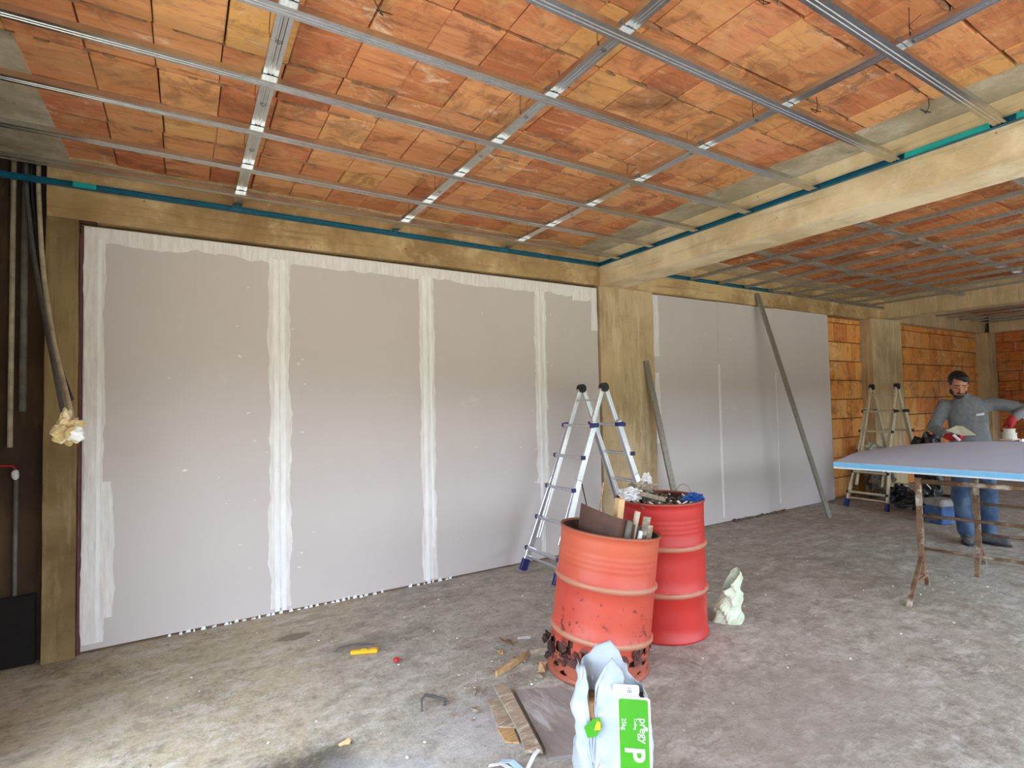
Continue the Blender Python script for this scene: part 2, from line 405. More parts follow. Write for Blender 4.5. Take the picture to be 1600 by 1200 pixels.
# long thin cracks sunk in the floor screed
bm = nb(); box(bm, (-60, -60, -.25), (60, FRONT_Y - .1, -.05)); box(bm, (-60, FRONT_Y - .1, -.25), (-1.3, 20, -.05)); struct(obj('ground', bm, M['ground']))
bm = nb(); box(bm, (-45, -34, -.2), (50, -30, 5.2)); box(bm, (-36, -30, -.2), (-32, 20, 5.0)); struct(obj('horizon_light_blocker', bm, M['light_blocker']))  # unseen dark blocks, added to cut light from near the horizon
bm = nb(); box(bm, (-32, -30, -.049), (50, -9, -.035)); box(bm, (-32, -9, -.049), (-8, 20, -.035)); struct(obj('ground_bounce_damper', bm, M['light_blocker']))  # unseen dark sheets, added to weaken light bounced off the far ground
bm = nb(); box(bm, (-1.4, FRONT_Y - .2, 3.2), (15.2, 4.9, 3.45)); roof = struct(obj('ceiling', bm, M['mortar']))
bm = nb(); box(bm, (-1.35, 4.56, -.1), (15.0, 4.8, 3.3)); wall_back = struct(obj('wall_back', bm, M['wallmortar']))
bm = nb(); box(bm, (-1.35, SIDE_Y[1], -.1), (-1.12, 4.6, 3.3)); box(bm, (-1.12, SIDE_Y[1], -.0), (-.82, 3.52, 3.2))
box(bm, (-1.35, FRONT_Y - .2, -.1), (-.80, SIDE_Y[0], 3.3)); box(bm, (-1.35, SIDE_Y[0], SIDE_Z), (-.80, SIDE_Y[1], 3.3)); struct(obj('wall_left', bm, M['plain']))
bm = nb()
box(bm, (-1.3, FRONT_Y - .2, -.1), (OPEN_X[0], FRONT_Y, 3.3)); box(bm, (OPEN_X[1], FRONT_Y - .2, -.1), (15.0, FRONT_Y, 3.3)); box(bm, (OPEN_X[0], FRONT_Y - .2, OPEN_Z), (OPEN_X[1], FRONT_Y, 3.3))
struct(obj('wall_front', bm, M['plain']))
# far wall with two gaps to daylight (between y = 3.9..4.1)
XF = 14.5
bm = nb()
holes = [(3.55, 3.94, 1.00, 1.30), (3.3, 4.02, .42, .62)]
box(bm, (XF + .03, FRONT_Y - .2, -.1), (XF + .22, 3.3, 3.3)); box(bm, (XF + .03, 4.02, -.1), (XF + .22, 4.6, 3.3))
box(bm, (XF + .03, 3.3, -.1), (XF + .22, 4.02, .42)); box(bm, (XF + .03, 3.3, .62), (XF + .22, 4.02, 1.0)); box(bm, (XF + .03, 3.3, 1.3), (XF + .22, 4.02, 3.3))
box(bm, (XF + .03, 3.3, 1.0), (XF + .22, 3.55, 1.3)); box(bm, (XF + .03, 3.94, 1.0), (XF + .22, 4.02, 1.3))
wall_far = struct(obj('wall_right', bm, M['wallmortar']))

# beams and columns
def rough_box(name, lo, hi, mat, seg=.12, amp=.004):
    bm = nb()
    n = [max(1, int((hi[i] - lo[i]) / seg)) for i in range(3)]
    box(bm, lo, hi)
    for ax in range(3):
        for k in range(1, n[ax]):
            co = [0, 0, 0]; co[ax] = lo[ax] + (hi[ax] - lo[ax]) * k / n[ax]; no = [0, 0, 0]; no[ax] = 1
            bmesh.ops.bisect_plane(bm, geom=bm.verts[:] + bm.edges[:] + bm.faces[:], plane_co=co, plane_no=no)
    for v in bm.verts:
        q = v.co * 2.7
        v.co += Vector([(noise.noise(q + Vector((i * 9.1, 0, 0))) + .5 * noise.noise(q * 3 + Vector((0, i * 5, 0)))) * amp for i in range(3)])
    return struct(obj(name, bm, mat))
rough_box('ring_beam', (-.754, 4.385, 2.785), (10.0, 4.6, 3.2), M['ring'])
rough_box('ring_beam', (10.0, 4.385, 2.80), (14.5, 4.6, 3.2), M['column'])
rough_box('cross_beam', (XB, FRONT_Y, 2.78), (4.12, 4.385, 3.2), M['beam'])
rough_box('cross_beam', (10.0, FRONT_Y, 2.83), (10.35, 4.385, 3.2), M['column'])
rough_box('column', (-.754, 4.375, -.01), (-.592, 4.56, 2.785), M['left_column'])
rough_box('column', (3.80, 4.40, -.01), (4.60, 4.56, 2.785), M['column'])
rough_box('column', (9.42, 4.33, -.01), (10.42, 4.56, 2.80), M['column'])
rough_box('column', (14.1, 4.30, -.01), (14.53, 4.56, 2.80), M['column'])
rough_box('end_beam', (14.2, FRONT_Y, 2.80), (14.53, 4.3, 3.2), M['column'])
# alcove skin left of the column
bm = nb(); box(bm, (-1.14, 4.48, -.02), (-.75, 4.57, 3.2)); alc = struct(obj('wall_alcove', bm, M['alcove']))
# lime-washed concrete borders round the ceiling blocks
def ragged(x0, x1, y0, y1, amp, z0, z1, side):
    bm = nb(); n = 40; pts = []
    if side == 'x':
        for i in range(n + 1):
            y = y0 + (y1 - y0) * i / n; pts.append((x0 + amp * noise.noise(Vector((y * 3, 1, 7))), y))
        pts += [(x1, y1), (x1, y0)]
    else:
        for i in range(n + 1):
            x = x0 + (x1 - x0) * i / n; pts.append((x, y0 + amp * noise.noise(Vector((x * 3, 5, 2)))))
        pts += [(x1, y1), (x0, y1)]
    prism(bm, pts, z0, z1, 'z'); return bm
c = obj('beam_border', ragged(3.50, 3.81, FRONT_Y, 4.39, .05, 3.138, 3.21, 'x'), M['margin'], roof)
c = obj('wall_border', ragged(-1.12, 3.82, 4.30, 4.40, .05, 3.139, 3.21, 'y'), M['column'], roof)
c = obj('corner_border', ragged(-1.12, -.63, 3.02, 4.35, .04, 3.137, 3.21, 'y'), M['margin'], roof)
c = obj('bay_border', ragged(4.11, 10.02, 4.08, 4.40, .06, 3.137, 3.21, 'y'), M['column'], roof)
c = obj('bay_border', ragged(9.6, 10.02, FRONT_Y, 4.39, .05, 3.139, 3.21, 'x'), M['column'], roof)

# ------------------------------------------------------------------ ceiling blocks
def block_mesh(lx, ly, lz, seed):
    """hollow-block face: chamfered, corners out of true, its face slightly bowed"""
    rr = random.Random(seed); bm = nb()
    box(bm, (-lx / 2, -ly / 2, 0), (lx / 2, ly / 2, lz), .004)
    for v in bm.verts:
        v.co += Vector((rr.uniform(-1, 1), rr.uniform(-1, 1), rr.uniform(-1, 1))) * .0016
    me = bpy.data.meshes.new('brick'); bmesh.ops.recalc_face_normals(bm, faces=bm.faces); bm.to_mesh(me); bm.free(); return me
def lay_ceiling(xs, ys, mat, skip=None, seed=1):
    rr = random.Random(seed); ms = []
    dx = xs[1] - xs[0]; dy = ys[0] - ys[1]
    for s in range(8):
        me = block_mesh(dx - rr.uniform(.003, .008), dy - rr.uniform(.006, .016), .06, s); me.materials.append(mat); ms.append(me)
    for j in range(len(ys) - 1):
        jog = rr.uniform(-.008, .008)
        for i in range(len(xs) - 1):
            cx = (xs[i] + xs[i + 1]) / 2 + jog + rr.uniform(-.002, .002); cy = (ys[j] + ys[j + 1]) / 2 + rr.uniform(-.003, .003)
            if skip and skip(cx, cy): continue
            o = bpy.data.objects.new('brick', rr.choice(ms)); C.objects.link(o); o.parent = roof
            o.location = (cx, cy, ZC + rr.uniform(-.006, .006)); o.rotation_euler = (rr.uniform(-.012, .012), rr.uniform(-.012, .012), rr.uniform(-.010, .010))
xs = [.147 + .2625 * k for k in range(-5, 14)]; ys = [4.35 - .345 * k for k in range(0, 14)]
lay_ceiling(xs, ys, M['brick'], lambda x, y: x < -.63 and y > 3.02, 1)
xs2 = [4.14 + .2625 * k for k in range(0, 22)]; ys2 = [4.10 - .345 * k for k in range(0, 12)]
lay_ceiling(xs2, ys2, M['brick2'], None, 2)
bm = nb(); rr = random.Random(77)
for y in ys[1:]:
    x = -.9
    while x < 3.5:
        L = rr.uniform(.03, .12)
        if rr.random() < .5 and not (x < -.63 and y > 3.0):
            wd = rr.uniform(.003, .010); yy = y + rr.uniform(-.006, .006); a = rr.uniform(-.05, .05); z = ZC - rr.uniform(.002, .008)
            pts = [(x, yy - wd * .3), (x + L * .3, yy - wd * rr.uniform(.5, 1.3) + a * L * .3), (x + L, yy + a * L - wd * .2), (x + L * .8, yy + a * L + wd * rr.uniform(.4, 1.2)), (x + L * .2, yy + wd * rr.uniform(.4, 1.3))]
            prism(bm, pts, z, ZC + .01, 'z')
        x += L
mr_ = obj('joint_mortar', bm, simple('tan_mortar', (172, 132, 98), (136, 98, 68), .95, scale=20), roof); mr_['kind'] = 'stuff'
def stuff_blocks(xs, ys, mat, name='distant_bricks', seed=5):
    rr = random.Random(seed); bm = nb()
    for i in range(len(xs) - 1):
        for j in range(len(ys) - 1):
            z = ZC + rr.uniform(-.008, .008)
            box(bm, (xs[i] + .003, ys[j + 1] + .006, z), (xs[i + 1] - .003, ys[j] - .006, 3.21))
    o = obj(name, bm, mat, roof); o['kind'] = 'stuff'; return o
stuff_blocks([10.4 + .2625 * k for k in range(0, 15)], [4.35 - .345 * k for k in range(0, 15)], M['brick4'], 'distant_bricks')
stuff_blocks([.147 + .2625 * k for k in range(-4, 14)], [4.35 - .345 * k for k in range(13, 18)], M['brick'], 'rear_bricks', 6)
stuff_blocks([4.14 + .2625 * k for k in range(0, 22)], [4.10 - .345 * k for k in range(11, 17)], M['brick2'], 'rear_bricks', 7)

# ------------------------------------------------------------------ wall blocks
def lay_wall(parent, u0, u1, z0, z1, plane, h, wds, mat, seed, axis='x', skip=None):
    rr = random.Random(seed); z = z0; cache = {}
    while z < z1 - .02:
        hh = min(h, z1 - z); u = u0 + 0.0; first = True
        while u < u1 - .01:
            wd = rr.choice(wds)
            if first and rr.random() < .5: wd *= .55
            first = False
            wd = min(wd, u1 - u)
            if wd > .03 and not (skip and skip(u, u + wd, z, z + hh)):
                key = (round(wd, 3), round(hh, 3))
                if key not in cache:
                    bm = nb(); t = .06
                    if axis == 'x': box(bm, (.004, 0, .006), (wd - .004, t, hh - .006), .004)
                    else: box(bm, (0, .004, .006), (t, wd - .004, hh - .006), .004)
                    bmesh.ops.recalc_face_normals(bm, faces=bm.faces)
                    me = bpy.data.meshes.new('brick'); bm.to_mesh(me); bm.free(); me.materials.append(mat); cache[key] = me
                o = bpy.data.objects.new('brick', cache[key]); C.objects.link(o); o.parent = parent
                d = plane + rr.uniform(-.006, .006)
                o.location = (u, d, z) if axis == 'x' else (d, u, z)
            u += wd
        z += h
lay_wall(wall_back, 8.33, 9.42, .0, 2.78, 4.50, .30, [.25, .25, .38, .30], M['brick3'], 3)
lay_wall(wall_back, 10.42, 14.1, .0, 2.80, 4.50, .30, [.25, .25, .38, .30, .33], M['brick3'], 4)
lay_wall(wall_far, 2.2, 4.3, .0, 2.80, XF, .20, [.33, .25, .33, .4], M['brick4'], 8, 'y', lambda a, b, z, zz: any(a < h[1] and b > h[0] and z < h[3] - .02 and zz > h[2] + .02 for h in holes))

# ------------------------------------------------------------------ gypsum boards and joint filler
def board(x0, x1, z0, z1, y=WY):
    bm = nb(); box(bm, (x0 + .0015, y, z0), (x1 - .0015, y + .0125, z1), .001); return obj('drywall_panel', bm, M['gypsum'], wall_back)
bm = nb(); box(bm, (-.585, WY + .013, .0), (3.80, 4.58, 2.77)); box(bm, (4.61, WY + .013, .0), (8.31, 4.58, 2.78)); obj('batten_backing', bm, M['wallmortar'], wall_back)
J = [-.572, .615, 1.815, 3.03, 3.785]
for a, b in zip(J, J[1:]): board(a, b, .012, 2.762)
K = [4.615, 5.755, 6.95, 8.315]
for (a, b), zz in zip(zip(K, K[1:]), (2.772, 2.778, 2.785)): board(a, b, .005, zz)
def vstrip(name, xl, xr, z0, z1, amp, seed, mat='filler', th=.0022, y=WY, step=.03, drip=.3):
    bm = nb(); n = int((z1 - z0) / step); L = []; R = []
    for i in range(n + 1):
        z = z0 + (z1 - z0) * i / n
        def e(s): return amp * (noise.noise(Vector((seed * 7.3 + s, z * 2.2, 0))) * 1.1 + noise.noise(Vector((seed * 3.3 + s, z * 9, 4))) * .7 + (noise.noise(Vector((s, z * 25, seed)))) * .35)
        L.append((xl + e(0), z)); R.append((xr + e(50), z))
    a = [bm.verts.new((x, y - th, z)) for x, z in L]; b = [bm.verts.new((x, y - th, z)) for x, z in R]
    a0 = [bm.verts.new((x, y + .0005, z)) for x, z in L]; b0 = [bm.verts.new((x, y + .0005, z)) for x, z in R]
    for i in range(n):
        bm.faces.new((a[i], b[i], b[i + 1], a[i + 1])); bm.faces.new((a0[i], a[i], a[i + 1], a0[i + 1])); bm.faces.new((b[i], b0[i], b0[i + 1], b[i + 1]))
    return obj(name, bm, M[mat], wall_back)
def hstrip(name, x0, x1, zt, zb, amp, seed, mat='filler', th=.0026, y=WY):
    bm = nb(); n = int((x1 - x0) / .03); T = []; B = []
    for i in range(n + 1):
        x = x0 + (x1 - x0) * i / n
        e = amp * (noise.noise(Vector((x * 2.3, seed * 5.1, 0))) * 1.2 + noise.noise(Vector((x * 9, seed, 4))) * .7 + noise.noise(Vector((x * 24, seed, 9))) * .3)
        T.append(bm.verts.new((x, y - th, zt))); B.append(bm.verts.new((x, y - th, zb + e)))
    T0 = [bm.verts.new((v.co.x, y + .0005, v.co.z)) for v in T]; B0 = [bm.verts.new((v.co.x, y + .0005, v.co.z)) for v in B]
    for i in range(n):
        bm.faces.new((T[i], T[i + 1], B[i + 1], B[i])); bm.faces.new((B[i], B[i + 1], B0[i + 1], B0[i])); bm.faces.new((T0[i], T0[i + 1], T[i + 1], T[i]))
    return obj(name, bm, M[mat], wall_back)
vstrip('joint_filler', .540, .690, .04, 2.70, .022, 1)
vstrip('filler_ridge', .575, .607, .02, 2.68, .005, 2, 'filler_ridge', .0042)
vstrip('filler_ridge', .622, .655, .02, 2.68, .006, 3, 'filler_ridge', .0042)
vstrip('joint_filler', 1.755, 1.885, .03, 2.70, .02, 4)
vstrip('filler_ridge', 1.785, 1.815, .02, 2.68, .005, 5, 'filler_ridge', .0042)
vstrip('filler_ridge', 1.845, 1.865, .3, 2.68, .005, 6, 'filler_ridge', .004)
vstrip('joint_filler', 2.965, 3.10, .75, 2.70, .022, 7)
vstrip('joint_filler', 2.99, 3.04, .03, .8, .015, 17, th=.0018)
vstrip('filler_ridge', 3.005, 3.025, .7, 2.66, .004, 8, 'filler_ridge', .004)
vstrip('filler_ridge', 3.07, 3.082, .9, 2.66, .004, 18, 'filler_ridge', .004)
vstrip('joint_filler', -.566, -.46, .05, 2.70, .014, 9)
vstrip('filler_ridge', -.495, -.475, .2, 2.68, .004, 10, 'filler_ridge', .004)
vstrip('joint_filler', -.49, -.40, .2, 1.08, .02, 11, th=.003)
hstrip('top_filler', -.566, 3.78, 2.758, 2.655, .035, 1)
hstrip('top_filler', 3.45, 3.78, 2.756, 2.60, .03, 3, th=.003)
vstrip('joint_filler', 3.70, 3.782, 2.30, 2.72, .015, 12)
vstrip('joint_filler', 4.618, 4.705, 2.05, 2.76, .012, 13)
vstrip('joint_filler', 4.618, 4.695, 1.05, 1.86, .018, 14)
vstrip('joint_filler', 5.735, 5.775, .06, 1.98, .006, 15, th=.0012)
vstrip('joint_filler', 6.94, 6.958, .1, 1.9, .004, 16, th=.001)
# dabs over screws and scrapings
bm = nb(); rr = random.Random(21)
for i in range(70):
    x = rr.choice([rr.uniform(-.4, 3.7), .45 + rr.uniform(-.15, .4), 3.2 + rr.uniform(-.3, .3), rr.uniform(4.8, 8.2)]); z = rr.uniform(.2, 2.5)
    if 3.78 < x < 4.62: continue
    r = rr.uniform(.003, .010); pts = []
    for k in range(7):
        a = 2 * PI * k / 7; q = r * rr.uniform(.5, 1.3); pts.append((x + q * math.cos(a) * rr.choice([1, 1, 2.2]), z + q * math.sin(a)))
    prism(bm, pts, WY - .0015, WY + .0005)
obj('filler_dabs', bm, M['filler'], wall_back)['kind'] = 'stuff'
# white crumbs of filler along the foot of the first boards
bm = nb()
x = -.1
while x < 2.0:
    s = rr.uniform(.012, .034); h = rr.uniform(.010, .028)
    if noise.noise(Vector((x * 3, 0, 3))) > -.28:
        prism(bm, [(x, .0), (x + s, .0), (x + s * rr.uniform(.6, 1), h), (x + s * .2, h * rr.uniform(.5, 1.1))], WY - rr.uniform(.006, .022), WY - .0004)
    x += s + rr.uniform(.002, .05)
obj('foot_filler_crumbs', bm, M['filler_ridge'], wall_back)['kind'] = 'stuff'
bm = nb(); box(bm, (-.602, 4.385, 2.70), (-.586, 4.417, 2.785)); box(bm, (-.602, 4.385, 2.768), (-.50, 4.417, 2.786)); obj('corner_gap_shade', bm, M['rust_in'], wall_back)  # dark L-shaped piece standing in for the shade of the open corner gap
# purplish shadow-gap lath beside the first column
boxobj('edge_lath', (-.588, 4.405, .0), (-.5745, 4.435, 2.70), simple('purple_lath', (110, 66, 70), (90, 50, 56), .8), wall_back)

# ------------------------------------------------------------------ suspended ceiling grids
def chan_prof(w_=.058, h=.027, t=.0016, lip=.006):
    # C section, back face down, two shallow rolled grooves in the face; open side up
    a = w_ / 2
    outer = [(-a + lip, h), (-a, h), (-a, 0), (-.014, 0), (-.011, .0022), (-.005, .0022), (-.002, 0), (.002, 0), (.005, .0022), (.011, .0022), (.014, 0), (a, 0), (a, h), (a - lip, h)]
    inner = [(a - lip, h - t), (a - t, h - t), (a - t, t), (.014, t), (.011, t + .0022), (-.011, t + .0022), (-.014, t), (-a + t, t), (-a + t, h - t), (-a + lip, h - t)]
    return outer + inner
def channel(parent, p0, p1, z, mat='galv', w_=.058):
    bm = nb(); sweep(bm, chan_prof(w_), (p0[0], p0[1], z), (p1[0], p1[1], z)); return obj('channel', bm, M[mat], parent)
def edge(parent, p0, p1, z, inward, mat='teal', h=.034, d=.03):
    bm = nb(); P0 = Vector((*p0, z)); P1 = Vector((*p1, z)); n = Vector((*inward, 0))
    bar(bm, P0 + n * .001, P1 + n * .001, .002, h)
    for s in (-1, 1): bar(bm, P0 + n * d / 2 + Vector((0, 0, s * h / 2)), P1 + n * d / 2 + Vector((0, 0, s * h / 2)), d, .0018)
    return obj('edge_channel', bm, M[mat], parent)
def connector(parent, x, y, z, mat='galv'):
    bm = nb(); box(bm, (-.033, -.030, -.0015), (.033, -.012, -.0003)); box(bm, (-.034, -.030, -.0015), (-.032, .030, .03)); box(bm, (.032, -.030, -.0015), (.034, .030, .03)); box(bm, (-.033, .012, -.0015), (.033, .030, -.0003))
    return obj('connector', bm, M['zinc'], parent, (x, y, z))
grid = thing('suspended_ceiling_grid', 'galvanised steel grid under the near orange block ceiling, edged by a teal strip', 'ceiling grid', (0, 0, 0))
ZS = 2.99
GX = [.3217, 1.508, 2.605]; GY = [4.04, 3.582, 3.068, 2.571, 2.056, 1.547, 1.046, .54, .04, -.46, -.96]
for i, y in enumerate(GY): channel(grid, (-1.1, y), (XB - .003, y), ZS)
for x in GX: channel(grid, (x, FRONT_Y + .02), (x, WY - .04), ZS + .029, w_=.062)
for x in GX:
    for y in GY[:8]: connector(grid, x, y, ZS + .028)
edge(grid, (-1.1, 4.383), (XB, 4.383), 3.004, (0, -1))
edge(grid, (XB - .002, FRONT_Y + .02), (XB - .002, 4.38), 3.004, (-1, 0))
for a, b in ((.62, .98), (1.6, 1.72), (1.12, 1.5)):
    pass
bm = nb(); box(bm, (XB - .0335, 1.09, 2.989), (XB - .0318, 1.50, 3.02)); obj('bright_tape', bm, M['teal_light'], grid)
bm = nb(); box(bm, (XB - .0335, .60, 2.989), (XB - .0318, .98, 3.02)); obj('bright_tape', bm, M['teal_light'], grid)
bm = nb(); box(bm, (-.62, 4.3505, 2.989), (-.50, 4.352, 3.02)); obj('bright_tape', bm, M['teal_light'], grid)
rr = random.Random(5)
for x in GX:
    for y in (3.9, 3.3, 2.75, 2.2, 1.75, .9, .3):
        yy = y + rr.uniform(-.1, .1); bm = nb()
        tube(bm, [(x - .03, yy, 3.155), (x - .036, yy, 3.06), (x - .034, yy, 3.03), (x, yy + .004, 3.013), (x + .034, yy, 3.03), (x + .035, yy + .01, 3.07), (x + .012, yy + .02, 3.10), (x + .03, yy - .02, 3.13)], .0016, 5)
        obj('hanger_wire', bm, M['wire'], grid)
for x, y in ((.62, 2.0), (1.55, 2.05), (2.9, 1.55), (1.9, 1.2), (3.45, 1.25)):
    bm = nb(); tube(bm, [(x, y, 3.16), (x + .01, y, 3.11), (x + .05, y + .03, 3.09), (x + .03, y + .05, 3.12), (x + .08, y + .02, 3.10), (x + .1, y + .06, 3.13)], .0022, 5); obj('loose_wire', bm, M['wire'], grid)

grid2 = thing('suspended_ceiling_grid', 'dull steel grid under the dim ceiling beyond the cross beam', 'ceiling grid', (0, 0, 0))
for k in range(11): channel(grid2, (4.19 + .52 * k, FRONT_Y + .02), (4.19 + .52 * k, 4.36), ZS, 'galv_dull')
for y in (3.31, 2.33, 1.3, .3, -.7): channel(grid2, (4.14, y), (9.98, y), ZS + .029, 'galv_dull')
edge(grid2, (4.13, 4.383), (6.9, 4.383), 3.0, (0, -1), 'teal')
edge(grid2, (6.9, 4.383), (9.98, 4.383), 3.0, (0, -1), 'galv_dull')
edge(grid2, (4.122, FRONT_Y + .02), (4.122, 4.38), 3.0, (1, 0), 'galv_dull')
for k in range(1, 11):
    x = 4.19 + .52 * k
    bm = nb(); box(bm, (-.07, -.034, -.004), (.07, .034, -.001)); box(bm, (-.07, -.034, -.004), (.07, -.031, .03))
    obj('connector', bm, M['alu'], grid2, (x - .22, 2.33, ZS + .027))
grid3 = thing('suspended_ceiling_grid', 'dark steel grid in the last bay behind the far beam', 'ceiling grid', (0, 0, 0))
for k in range(7): channel(grid3, (10.9 + .52 * k, FRONT_Y + .02), (10.9 + .52 * k, 4.36), ZS, 'galv_dull')
for y in (3.4, 2.4, 1.4): channel(grid3, (10.36, y), (14.18, y), ZS + .029, 'galv_dull')

# ------------------------------------------------------------------ ladders
def make_ladder(name, label, loc, rotz, rail, cap, foot, H=1.672, sp=.65, wt=.165, wb=.255):
    t = thing(name, label, 'ladder', loc, (0, 0, rotz))
    def P(s, yy, z, off=0): # point on leg plane of side s
        q = 1 - z / H; return Vector((s * (sp * q + .018) + s * off, yy, z))
    for s in (-1, 1):
        for e in (-1, 1):
            # inner rail: two-flute extrusion
            bm = nb()
            for o_ in (-.014, .014):
                bar(bm, P(s, e * wt, H - .01, o_), P(s, e * wt, .30, o_), .020, .024, (0, 1, 0), .003)
            bar(bm, P(s, e * wt, H - .01), P(s, e * wt, .30), .012, .018, (0, 1, 0))
            obj('inner_rail', bm, rail, t)
            bm = nb()
            pts = [P(s, e * (wt + .027), 1.36), P(s, e * (wt + .027), .84), P(s, e * wb, .06)]
            for a, b in zip(pts, pts[1:]):
                bar(bm, a, b, .062, .022, (0, 1, 0), .004)
            outer = obj('outer_rail', bm, rail, t)
            bm = nb(); bar(bm, P(s, e * (wb - .002), .10), P(s, e * (wb + .004), .0), .074, .036, (0, 1, 0), .004)
            obj('rubber_foot', bm, foot, t)
            bm = nb(); box(bm, (-.04, -.024, -.02), (.04, .024, .02), .004, Matrix.Translation(P(s, e * (wt + .03), 1.325)))
            obj('locking_collar', bm, cap, t)
            if s == -1:
                bm = nb()
                mt = Matrix.Translation((0, e * wt, H)) @ Matrix.Rotation(PI / 2, 4, 'X')
                bmesh.ops.create_cone(bm, cap_ends=True, segments=20, radius1=.043, radius2=.043, depth=.05, matrix=mt)
                bmesh.ops.create_cone(bm, cap_ends=True, segments=16, radius1=.02, radius2=.02, depth=.066, matrix=mt)
                obj('hinge', bm, M['black_cap'], t)
        for k, z in enumerate((1.32, 1.04, .76, .48, .205)):
            hw = (wt + .045) if z > .84 else wt + .03 + (wb - wt - .027) * (.84 - z) / .78
            bm = nb(); bar(bm, P(s, -hw, z, .035), P(s, hw, z, .035), .034, .028, (0, 0, 1), .006)
            rg = obj('rung', bm, rail, t)
            for e in (-1, 1):
                bm = nb(); bar(bm, P(s, e * (hw - .012), z, .036), P(s, e * (hw + .012), z, .036), .042, .036, (0, 0, 1), .004)
                obj('rung_cap', bm, cap, rg)
        bm = nb(); bar(bm, P(s, -wt, 1.555), P(s, wt, 1.555), .026, .016, (0, 0, 1), .003); obj('rung', bm, rail, t)
        bm = nb(); bar(bm, P(s, -wb, .12, -.01), P(s, wb, .12, -.01), .02, .02, (0, 0, 1), .003); obj('stabiliser_bar', bm, rail, t)
    return t
make_ladder('folding_ladder', 'silver aluminium folding ladder with blue feet standing by the red drums', (3.33, 3.99, 0), 0, M['alu'], M['blue_cap'], M['blue_cap'])
make_ladder('folding_ladder', 'cream aged folding ladder standing open beside the bricks behind the table', (8.63, 3.83, 0), 0, M['alu_old'], M['black_cap'], M['blue_cap'])

